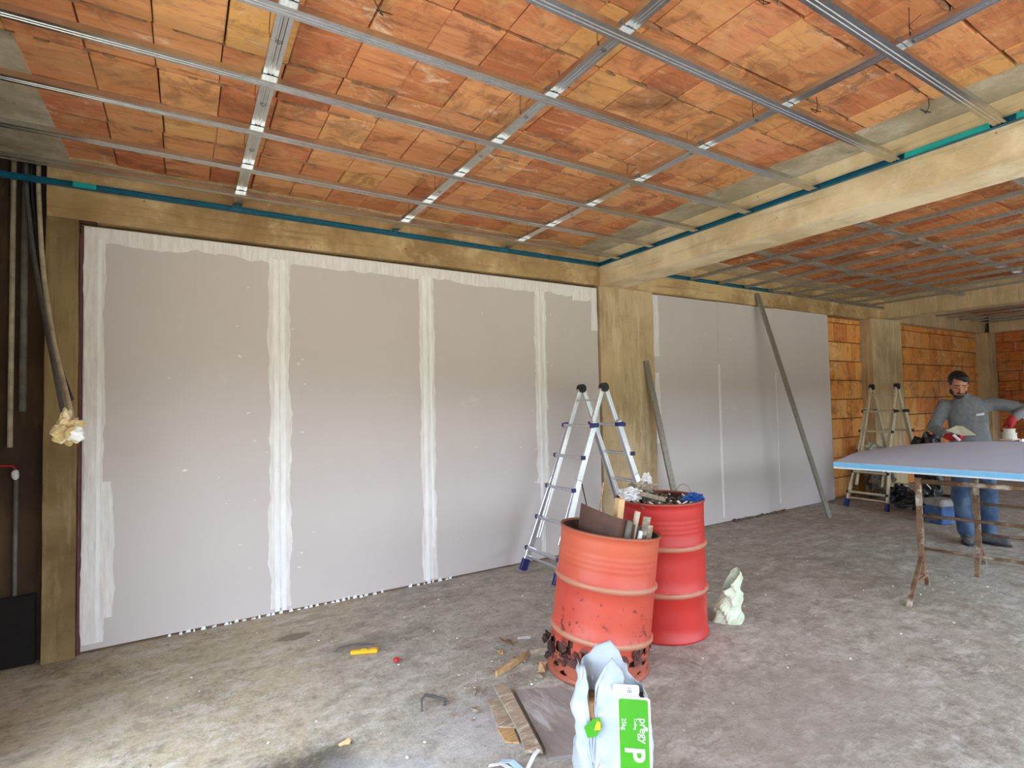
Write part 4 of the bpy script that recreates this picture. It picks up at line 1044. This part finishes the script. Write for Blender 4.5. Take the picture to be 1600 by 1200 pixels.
bm = nb(); tube(bm, [(-.08, -.12, .07), (-.08, -.15, .07), (.08, -.15, .07), (.08, -.12, .07)], .009, 8); obj('handle', bm, M['black_cap'], t)
crumple('green_bag', (9.0, 4.18, .74), .12, 'bagfilm', 'greenish crumpled bag lying on the black tool case', 'bag', (1.5, .8, .7), 11, .3)
bm = nb(); tube(bm, [(8.02 + .1 * math.sin(i * .5), 3.14 - .01 * i, .42 - .0 * i - .035 * i * (1 if i < 11 else 1)) for i in range(11)], .006, 8); 
tag(obj('cable', bm, M['white_plastic'], smooth=True), 'pale cable hanging in a curve over the black rubbish bag', 'cable')
t = thing('storage_crate', 'dusty blue crate with a grey lid standing between the trestle and the man', 'crate', (7.78, 2.90, 0), (0, 0, -.3))
dk = simple('dusty_blue_plastic', (58, 92, 140), (44, 74, 120), .7, dirt=(110, 116, 122))
bm = nb(); box(bm, (-.13, -.11, .0), (.13, .11, .20), .01); box(bm, (-.14, -.12, .17), (.14, .12, .195), .006); obj('crate_body', bm, dk, t)
bm = nb(); box(bm, (-.135, -.115, .2), (.135, .115, .29), .02); obj('lid', bm, simple('grey_lid', (150, 146, 142), (124, 120, 116), .7), t)
bm = nb(); box(bm, (-.136, -.05, .04), (-.1305, .05, .12)); obj('label_patch', bm, M['pvc_grey'], t)
crumple('dusty_shoe', (8.35, 3.55, .055), .09, 'shoe', 'grey dusty boot lying by the black bags under the board', 'boot', (1.8, .8, .55), 12, .2)
crumple('glue_bucket_rag', (7.55, 2.35, .55), .01, 'light_blue', 'x', 'rag') if False else None

# ------------------------------------------------------------------ pipes and hanging conduits in the left alcove
def vpipe(name, x, z0, z1, r, mat, label, y=4.455):
    bm = nb(); tube(bm, [(x, y, z0), (x, y, z1)], r, 12); o = tag(obj(name, bm, M[mat], smooth=True), label, 'pipe'); return o
vpipe('wall_pipe', -.925, 1.33, 3.14, .014, 'pvc_white', 'thin pale pipe running down the dark alcove wall, leftmost of the pipes')
vpipe('wall_pipe', -.868, 1.55, 3.14, .019, 'pvc_grey', 'thick grey pipe running down the alcove wall, between pale pipe and column')
vpipe('wall_pipe', -.838, 2.55, 3.14, .009, 'pvc_grey', 'short thin grey pipe high beside the thick grey one', 4.46)
vpipe('wall_pipe', -.895, .05, 1.14, .012, 'pvc_grey', 'dark low pipe rising from the floor to the red valve', 4.46)
t = thing('pipe_valve', 'small white valve with a red line at the top of the low dark pipe', 'valve', (-.895, 4.445, 1.16))
bm = nb(); lump(bm, (0, 0, 0), .02, .1, 2, (1, 1, 1.6)); obj('valve_body', bm, M['white_plastic'], t)
bm = nb(); tube(bm, [(0, 0, .03), (-.01, -.005, .055), (-.06, 0, .06), (-.2, .0, .062)], .006, 8); obj('red_line', bm, M['red'], t, smooth=True)
def hang(pts, r, mat, label, name='hanging_conduit'):
    bm = nb(); P = []
    pts = [Vector(p) for p in pts]
    for i in range(len(pts) - 1):
        for q in range(6): P.append(pts[i].lerp(pts[i + 1], q / 6))
    P.append(pts[-1])
    for _ in range(6):
        P = [P[0]] + [(P[i - 1] + P[i] * 2 + P[i + 1]) / 4 for i in range(1, len(P) - 1)] + [P[-1]]
    tube(bm, P, r, 10); return tag(obj(name, bm, M[mat], smooth=True), label, 'conduit')
hang([(-.866, 4.44, 3.12), (-.866, 4.44, 2.99), (-.798, 4.30, 2.50), (-.706, 4.1, 2.084), (-.611, 3.85, 1.732), (-.553, 3.68, 1.53)], .012, 'grey_cable', 'grey conduit hanging out from the wall into the ochre plaster lump')
hang([(-.804, 4.44, 3.12), (-.804, 4.44, 2.98), (-.756, 4.3, 2.427), (-.67, 4.1, 1.972), (-.586, 3.9, 1.699), (-.515, 3.72, 1.465)], .013, 'pvc_white', 'tan conduit hanging just right of the grey one')
hang([(-.841, 4.45, 3.12), (-.841, 4.45, 3.0), (-.793, 4.36, 2.595), (-.718, 4.22, 2.175), (-.623, 4.07, 1.78), (-.558, 3.96, 1.609)], .010, 'black_cap', 'thin dark cable hanging behind the two conduits')
t = thing('plaster_lump', 'ochre and white plaster lump caked on the end of the hanging conduits', 'plaster lump', (-.530, 3.65, 1.44))
bm = nb(); vs3 = lump(bm, (0, 0, 0), .062, .35, 4, (1.0, .9, 1.0), 3, 5); lump(bm, (-.01, 0, .075), .026, .3, 3, (.9, .9, 1.7), 5)
obj('lump', bm, M['plaster_lump'], t)
bm = nb(); lump(bm, (.035, -.028, -.018), .036, .35, 3, (1, .7, .9), 9, 4); obj('white_patch', bm, M['filler_ridge'], t)

bm = nb(); box(bm, (-1.10, 4.41, 0), (-.79, 4.455, .42), .004); o = tag(obj('alcove_shade_panel', bm, simple('shade_black', (24, 18, 14), (16, 12, 10), .95)), 'black panel added for the deep shade at the foot of the alcove wall', 'board')  # added black panel, stands in for the deep shade low in the alcove

# ------------------------------------------------------------------ sack in the foreground
SK = Vector((1.395, 1.605, 0)); sa = Vector((.755, -.656, 0)); sb = Vector((-.656, -.755, 0))   # right of picture, towards camera
sack = thing('plaster_sack', 'open torn white sack with a green label, nearest to the camera', 'sack', SK)
def sp_(a, b, z): return sa * a + sb * b + Vector((0, 0, z))
def sack_shell(hw, hd, ztop, mat_, name, amp=1.0, closed_top=False):
    bm = nb(); n = 96; nz = 44; G = []
    for j in range(nz + 1):
        row = []
        for k in range(n):
            th = 2 * PI * k / n; cx, cy = math.cos(th), math.sin(th)
            e = .42; x = abs(cx) ** e * (1 if cx > 0 else -1) * hw; y = abs(cy) ** e * (1 if cy > 0 else -1) * hd
            zt = ztop(x / hw, y / hd); z = zt * j / nz
            q = z / .5
            x2 = x * (1 - .10 * q) + .0 * q; y2 = y * (1 - .25 * q)
            left = max(0, -x / hw)
            # top part folds back
            if z > .46:
                y2 -= (z - .46) * .7
            if x > 0 and z > .40: x2 *= 1 - .42 * min(1, (z - .40) / .13)
            w_ = (.7 + left * 1.4 + (1.9 if z > .46 else 0)) * amp
            nn = noise.noise(Vector((x * 16, y * 16, z * 9))) * .012 + noise.noise(Vector((x * 34, y * 34, z * 26 + 3))) * .006
            front_flat = 1 if (x > 0 and y > hd * .8 and z < .45) else 0
            x2 += nn * w_; y2 += nn * w_ * (.12 if front_flat else 1.0)
            row.append(bm.verts.new(sp_(x2, y2, z)))
        G.append(row)
    for j in range(nz):
        for k in range(n): bm.faces.new((G[j][k], G[j][(k + 1) % n], G[j + 1][(k + 1) % n], G[j + 1][k]))
    bm.faces.new(G[0][::-1])
    if closed_top: bm.faces.new(G[-1])
    return obj(name, bm, mat_, sack, smooth=True)
def top_outer(u, v):
    z = .505 + .03 * noise.noise(Vector((u * 6, v * 6, 1)))
    if v > .3:   # front: slit left of the middle
        z -= .24 * math.exp(-((u + .55) / .10) ** 2)
        z += .02 * math.exp(-((u + .9) / .2) ** 2)
    z += .06 * math.exp(-((u + .05) / .4) ** 2) * (1 if v < 0 else .8)
    z -= .075 * max(0, u - .4) / .6
    return z + .012 * noise.noise(Vector((u * 17, v * 17, 5)))
M['sackfilm'] = simple('white_sack_paper', (172, 176, 178), (150, 162, 176), .55, scale=7, bump=.25, dirt=(184, 174, 150))
M['kraft'] = simple('brown_kraft_lining', (178, 132, 88), (150, 106, 66), .85, scale=9, bump=.4)
s1 = sack_shell(.148, .075, top_outer, M['sackfilm'], 'paper_wrapper')
s2 = sack_shell(.140, .066, lambda u, v: .40 + .02 * noise.noise(Vector((u * 8, v * 8, 9))), M['kraft'], 'kraft_lining', .8, True)
sm = s1.modifiers.new('s', 'SOLIDIFY'); sm.thickness = .0015
# green label on the right half of the front
M['green'] = simple('green_print', (62, 148, 20), (56, 138, 18), .45, bump=0)
M['orange'] = simple('orange_print', (244, 160, 40), (244, 160, 40), .5, bump=0)
M['inkgrey'] = simple('grey_print', (110, 104, 112), (110, 104, 112), .6, bump=0)
YF = lambda z: .075 * (1 - .25 * z / .5)
def flat_on(bm, pts, off=.0035, th=.001):
    """polygon given in (a, z) laid on the front face"""
    A = [bm.verts.new(sp_(a, YF(z) + off, z)) for a, z in pts]; B = [bm.verts.new(sp_(a, YF(z) + off - th, z)) for a, z in pts]; n = len(pts)
    bm.faces.new(A); bm.faces.new(B[::-1])
    for i in range(n): bm.faces.new((A[i], B[i], B[(i + 1) % n], A[(i + 1) % n]))
def rrect(a0, a1, z0, z1, r, n=5):
    pts = []
    for cx, cz, s in ((a1 - r, z1 - r, 0), (a0 + r, z1 - r, 1), (a0 + r, z0 + r, 2), (a1 - r, z0 + r, 3)):
        for k in range(n + 1):
            t_ = PI / 2 * (s + k / n); pts.append((cx + r * math.cos(t_), cz + r * math.sin(t_)))
    return pts
bm = nb(); flat_on(bm, rrect(.018, .138, .012, .443, .012), .0040); o = obj('label_border', bm, M['white_plastic'], sack)
bm = nb(); flat_on(bm, rrect(.024, .130, .016, .436, .010), .0052); o = obj('green_label', bm, M['green'], sack); o['label'] = 'green printed label'
def text(s, a, z, size, mat, off=.0066, name='lettering', bold=.0):
    cu = bpy.data.curves.new('t', 'FONT'); cu.body = s; cu.size = size; cu.extrude = .0003; cu.offset = bold
    tmp = bpy.data.objects.new('t', cu); C.objects.link(tmp); bpy.context.view_layer.update()
    me = bpy.data.meshes.new_from_object(tmp); C.objects.unlink(tmp); bpy.data.objects.remove(tmp)
    # text x axis -> down, text y axis -> right of picture
    for v in me.vertices:
        q = v.co.copy(); zz = z - q.x; v.co = sp_(a + q.y, YF(zz) + off + q.z, zz)
    me.materials.clear(); me.materials.append(mat); return link(name, me, None, sack)
text('pregy', .098, .372, .040, M['white_plastic'])
text('Ceiling', .078, .368, .014, M['badge'])
text('25kg', .034, .368, .022, M['badge'])
text('P', .044, .268, .100, M['white_plastic'], bold=.002)
bm = nb(); flat_on(bm, [(.056, .192), (.070, .192), (.094, .150), (.080, .150)], .0068); obj('lettering', bm, M['orange'], sack)
bm = nb(); flat_on(bm, [(.117, .343), (.127, .338), (.124, .326), (.116, .331)], .0070); obj('leaf_mark', bm, M['white_plastic'], sack)
bm = nb(); flat_on(bm, rrect(.005, .100, .452, .486, .008), .004); o = obj('printed_band', bm, simple('grey_lilac_print', (196, 194, 208), (206, 206, 218), .5), sack)
text('18', .056, .481, .024, M['inkgrey'], .006)
bm = nb(); flat_on(bm, [(-.105, .330), (-.070, .362), (-.045, .368), (-.038, .335), (-.060, .300), (-.092, .292)], .016); obj('green_mark', bm, M['green'], sack)
bm = nb(); flat_on(bm, [(-.068, .322), (-.056, .356), (-.044, .352), (-.044, .326)], .0175); obj('orange_mark', bm, M['orange'], sack)
# ------------------------------------------------------------------ plastic bag by the upright drum
bm = nb(); rr = random.Random(3); G = []
for j in range(19):
    row = []
    for k in range(28):
        th = 2 * PI * k / 28; q = j / 18; r = .095 * (1 - .55 * q) + .01; x = r * math.cos(th) * 1.0 + .03 * q; y = r * math.sin(th) * .6
        z = .30 * q * (1 + .25 * math.cos(th - .4)); n1 = noise.noise(Vector((x * 18, y * 18, z * 14))) * .035; n2 = abs(noise.noise(Vector((x * 30, y * 30, z * 30 + 5)))) * .02
        row.append(bm.verts.new((x + n1 + n2, y + n1 * .6, max(.002, z + (n1 * .5 if j else 0)))))
    G.append(row)
for j in range(18):
    for k in range(28): bm.faces.new((G[j][k], G[j][(k + 1) % 28], G[j + 1][(k + 1) % 28], G[j + 1][k]))
bm.faces.new(G[0][::-1])
o = obj('plastic_bag', bm, M['bagfilm'], None, (3.20, 2.46, 0)); o.rotation_euler = (0, 0, -.7)
o.modifiers.new('s', 'SOLIDIFY').thickness = .001
tag(o, 'pale green translucent plastic bag crumpled on the floor beside the upright drum', 'bag')

# ------------------------------------------------------------------ debris on the floor
def plate(name, pts, z0, z1, mat, label, cat, group=None, loc=(0, 0, 0), rot=(0, 0, 0)):
    bm = nb(); prism(bm, pts, z0, z1, 'z'); o = tag(obj(name, bm, M[mat], None, loc), label, cat, group); o.rotation_euler = rot; return o
plate('plywood_board', [(1.50, 2.50), (1.80, 2.33), (1.62, 1.84), (1.33, 1.95), (1.36, 2.02)], .0, .016, 'ply', 'grey cement-stained board lying flat in front of the tilted drum', 'board')
plate('timber_batten', [(1.412, 2.575), (1.48, 2.535), (1.325, 1.985), (1.262, 2.03), (1.31, 2.15)], .0165, .03, 'wood_old', 'weathered batten lying along the left edge of the grey board', 'wood')
plate('timber_batten', [(1.335, 2.50), (1.40, 2.47), (1.33, 2.22), (1.262, 2.27)], .0, .012, 'wood_old', 'short batten piece left of the long one by the grey board', 'wood')
plate('cardboard_piece', [(1.26, 2.27), (1.325, 2.23), (1.29, 2.12), (1.24, 2.16)], .0, .008, 'wood', 'small tan cardboard piece between batten and black clip', 'cardboard')
stick('timber_offcut', (1.795, 2.80, .014), (2.02, 2.70, .03), .05, .02, 'wood_old', 'short flat plank running under the left side of the tilted drum', 'wood')
stick('timber_offcut', (1.50, 2.70, .012), (1.775, 2.80, .014), .035, .018, 'wood', 'split tan stick lying at an angle to the short plank', 'wood')
for i, (x, y, s, lab) in enumerate([(1.735, 2.99, .045, 'upright pointed wood chunk beyond the split stick'), (1.66, 2.93, .03, 'small tan chip left of the pointed wood chunk'), (1.67, 2.78, .022, 'round tan chip above the split stick'), (1.76, 2.62, .035, 'brown splintered chip below the short plank'), (1.70, 2.56, .028, 'pale splinter lying beside the drum foot'), (1.83, 2.66, .025, 'thin brown chip touching the split plank'), (1.24, 2.46, .03, 'reddish wood chip between black clip and batten'), (.62, 2.55, .022, 'orange wood chip beyond the dark stain')]):
    bm = nb(); s2_ = s
    mt = Matrix.Translation((x, y, s * .32)) @ Euler((.2 * (-1) ** i, .25, i * 1.3)).to_matrix().to_4x4()
    vs4 = box(bm, (-s, -s * .35, -s * .22), (s, s * .35, s * .22), 0, mt)
    for v in vs4: v.co += Vector([random.uniform(-.3, .3) * s for _ in range(3)])
    if i == 0:
        for v in vs4: v.co.z = max(0, v.co.z * 2.3)
    for v in vs4: v.co.z = max(.001, v.co.z)
    tag(obj('wood_chip', bm, M['wood' if i % 2 else 'wood_old']), lab, 'wood chip')
plate('orange_chip', [(.60, 2.52), (.645, 2.51), (.65, 2.545), (.61, 2.555)], .001, .014, 'yellow', 'ochre chip lying alone left of the black clip', 'chip') if False else None
# yellow cutter with dark cable
t = thing('utility_knife', 'yellow utility knife lying on the floor in front of the plasterboard', 'knife', (.955, 3.40, .0), (0, 0, -.42))
bm = nb(); box(bm, (-.085, -.017, .002), (.06, .017, .024), .006); box(bm, (.03, -.02, .002), (.082, .02, .028), .007); obj('handle', bm, M['yellow'], t)
bm = nb(); box(bm, (-.02, -.006, .024), (.015, .006, .031), .002); obj('slider', bm, M['yellow'], t)
bm = nb(); box(bm, (.08, -.007, .008), (.105, .007, .010)); obj('blade', bm, M['galv_dull'], t)
bm = nb(); tube(bm, [(.80, 3.52, .006), (.83, 3.53, .02), (.90, 3.53, .022), (.98, 3.50, .018), (1.03, 3.44, .022)], .005, 8)
tag(obj('cable_offcut', bm, M['grey_cable'], smooth=True), 'bent dark cable offcut lying just beyond the yellow knife', 'cable')
crumple('red_cap', (1.085, 3.18, .014), .02, 'red', 'tiny red plastic scrap right of the yellow knife', 'scrap', (1.2, 1, .7), 2, .2, 2)
bm = nb(); tube(bm, [(1.015, 2.60, .005), (1.03, 2.64, .04), (1.06, 2.66, .045), (1.10, 2.645, .032), (1.14, 2.62, .016), (1.145, 2.60, .01)], [.005, .005, .008, .008, .008, .005], 8)
lump(bm, (1.135, 2.595, .009), .010, .1, 2)
tag(obj('black_clip', bm, M['grey_cable'], smooth=True), 'bent black plastic clip lying left of the grey board', 'clip')
# white straps at the bottom of the picture
def strap(pts, wdt, mat, label):
    bm = nb(); L = []; 
    for i, p in enumerate(pts):
        a = Vector(pts[max(0, i - 1)]); b = Vector(pts[min(len(pts) - 1, i + 1)]); d = (b - a); d.z = 0; d.normalize(); s = Vector((-d.y, d.x, 0)) * wdt / 2
        L.append((bm.verts.new(Vector(p) + s), bm.verts.new(Vector(p) - s)))
    for a, b in zip(L, L[1:]): bm.faces.new((a[0], a[1], b[1], b[0]))
    o = obj('plastic_strap', bm, M[mat]); o.modifiers.new('s', 'SOLIDIFY').thickness = .002; return tag(o, label, 'strap')
strap([(1.10, 2.06, .004), (1.14, 2.02, .02), (1.17, 1.96, .012), (1.21, 1.93, .02), (1.27, 1.97, .034), (1.31, 1.99, .036)], .018, 'white_plastic', 'white plastic strap curling over the lower end of the batten')
strap([(1.16, 2.06, .006), (1.175, 2.0, .03), (1.19, 1.93, .022), (1.20, 1.86, .008)], .028, 'light_blue', 'pale blue strap crossing the white one at the bottom of the picture')
plate('paper_scrap', [(1.85, 3.04), (1.93, 3.0), (1.95, 3.03), (1.87, 3.06)], .002, .005, 'white_plastic', 'white paper scrap left of the tilted drum', 'scrap')
bm = nb(); rr = random.Random(31)
for i in range(420):
    q = rr.random()
    if q < .55: x = rr.gauss(1.7, .35); y = rr.gauss(2.75, .25)
    else: x = rr.uniform(-.5, 8); y = rr.uniform(1.2, 4.38)
    if (Vector((x, y, 0)) - DA).length < .31 or (Vector((x, y, 0)) - DB).length < .31 or abs(x) > 9 or y > 4.38 or (Vector((x, y, 0)) - SK).length < .2: continue
    s = rr.uniform(.002, .008)
    mt = Matrix.Translation((x, y, s * .3)) @ Euler((rr.uniform(-.2, .2), rr.uniform(-.2, .2), rr.uniform(0, 6))).to_matrix().to_4x4()
    box(bm, (-s, -s * .6, -s * .3), (s, s * .6, s * .4), 0, mt)
tag(obj('floor_crumbs', bm, M['wood_old']), 'fine wood and mortar crumbs scattered over the concrete floor', 'debris', kind='stuff')
bm = nb()
for i in range(130):
    x = rr.uniform(-.3, 5.5); y = rr.uniform(1.6, 4.3)
    if (Vector((x, y, 0)) - DA).length < .31 or (Vector((x, y, 0)) - DB).length < .31 or (Vector((x, y, 0)) - SK).length < .2: continue
    s = rr.uniform(.002, .007); mt = Matrix.Translation((x, y, s * .3)) @ Euler((0, 0, rr.uniform(0, 6))).to_matrix().to_4x4()
    box(bm, (-s, -s * .6, -s * .3), (s, s * .6, s * .3), 0, mt)
tag(obj('plaster_crumbs', bm, M['filler_ridge']), 'tiny white plaster crumbs scattered over the floor', 'debris', kind='stuff')
# rubble line at foot of the far plasterboards
bm = nb()
for i in range(60):
    x = rr.uniform(5.8, 7.0); s = rr.uniform(.006, .022); lump(bm, (x, 4.40 - rr.uniform(0, .04), s * .5), s, .4, 1, (1.4, 1, .8), i)
tag(obj('wall_foot_rubble', bm, M['dirt']), 'ridge of grey rubble along the foot of the right-hand plasterboards', 'debris', kind='stuff')

# ------------------------------------------------------------------ groups of like things
GROUPS = {'oil_drum': 'steel drums used as rubbish bins', 'folding_ladder': 'folding aluminium ladders', 'trestle': 'rusty trestles under the board',
          'timber_offcut': 'timber offcuts', 'wood_chip': 'wood chips on the floor', 'plastic_pipe': 'pipe ends in the tilted drum', 'hanging_conduit': 'conduits hanging in the left corner',
          'wall_pipe': 'pipes on the alcove wall', 'metal_profile': 'metal profiles leaning on the long wall', 'rubbish_bag': 'black rubbish bags', 'rubble_sack': 'sacks behind the cream ladder',
          'timber_batten': 'battens by the grey board', 'plastic_strap': 'plastic straps at the bottom of the picture', 'suspended_ceiling_grid': 'steel ceiling grids'}
for o in list(scene.objects):
    b = o.name.split('.')[0]
    if o.parent is None and b in GROUPS: o['group'] = GROUPS[b]
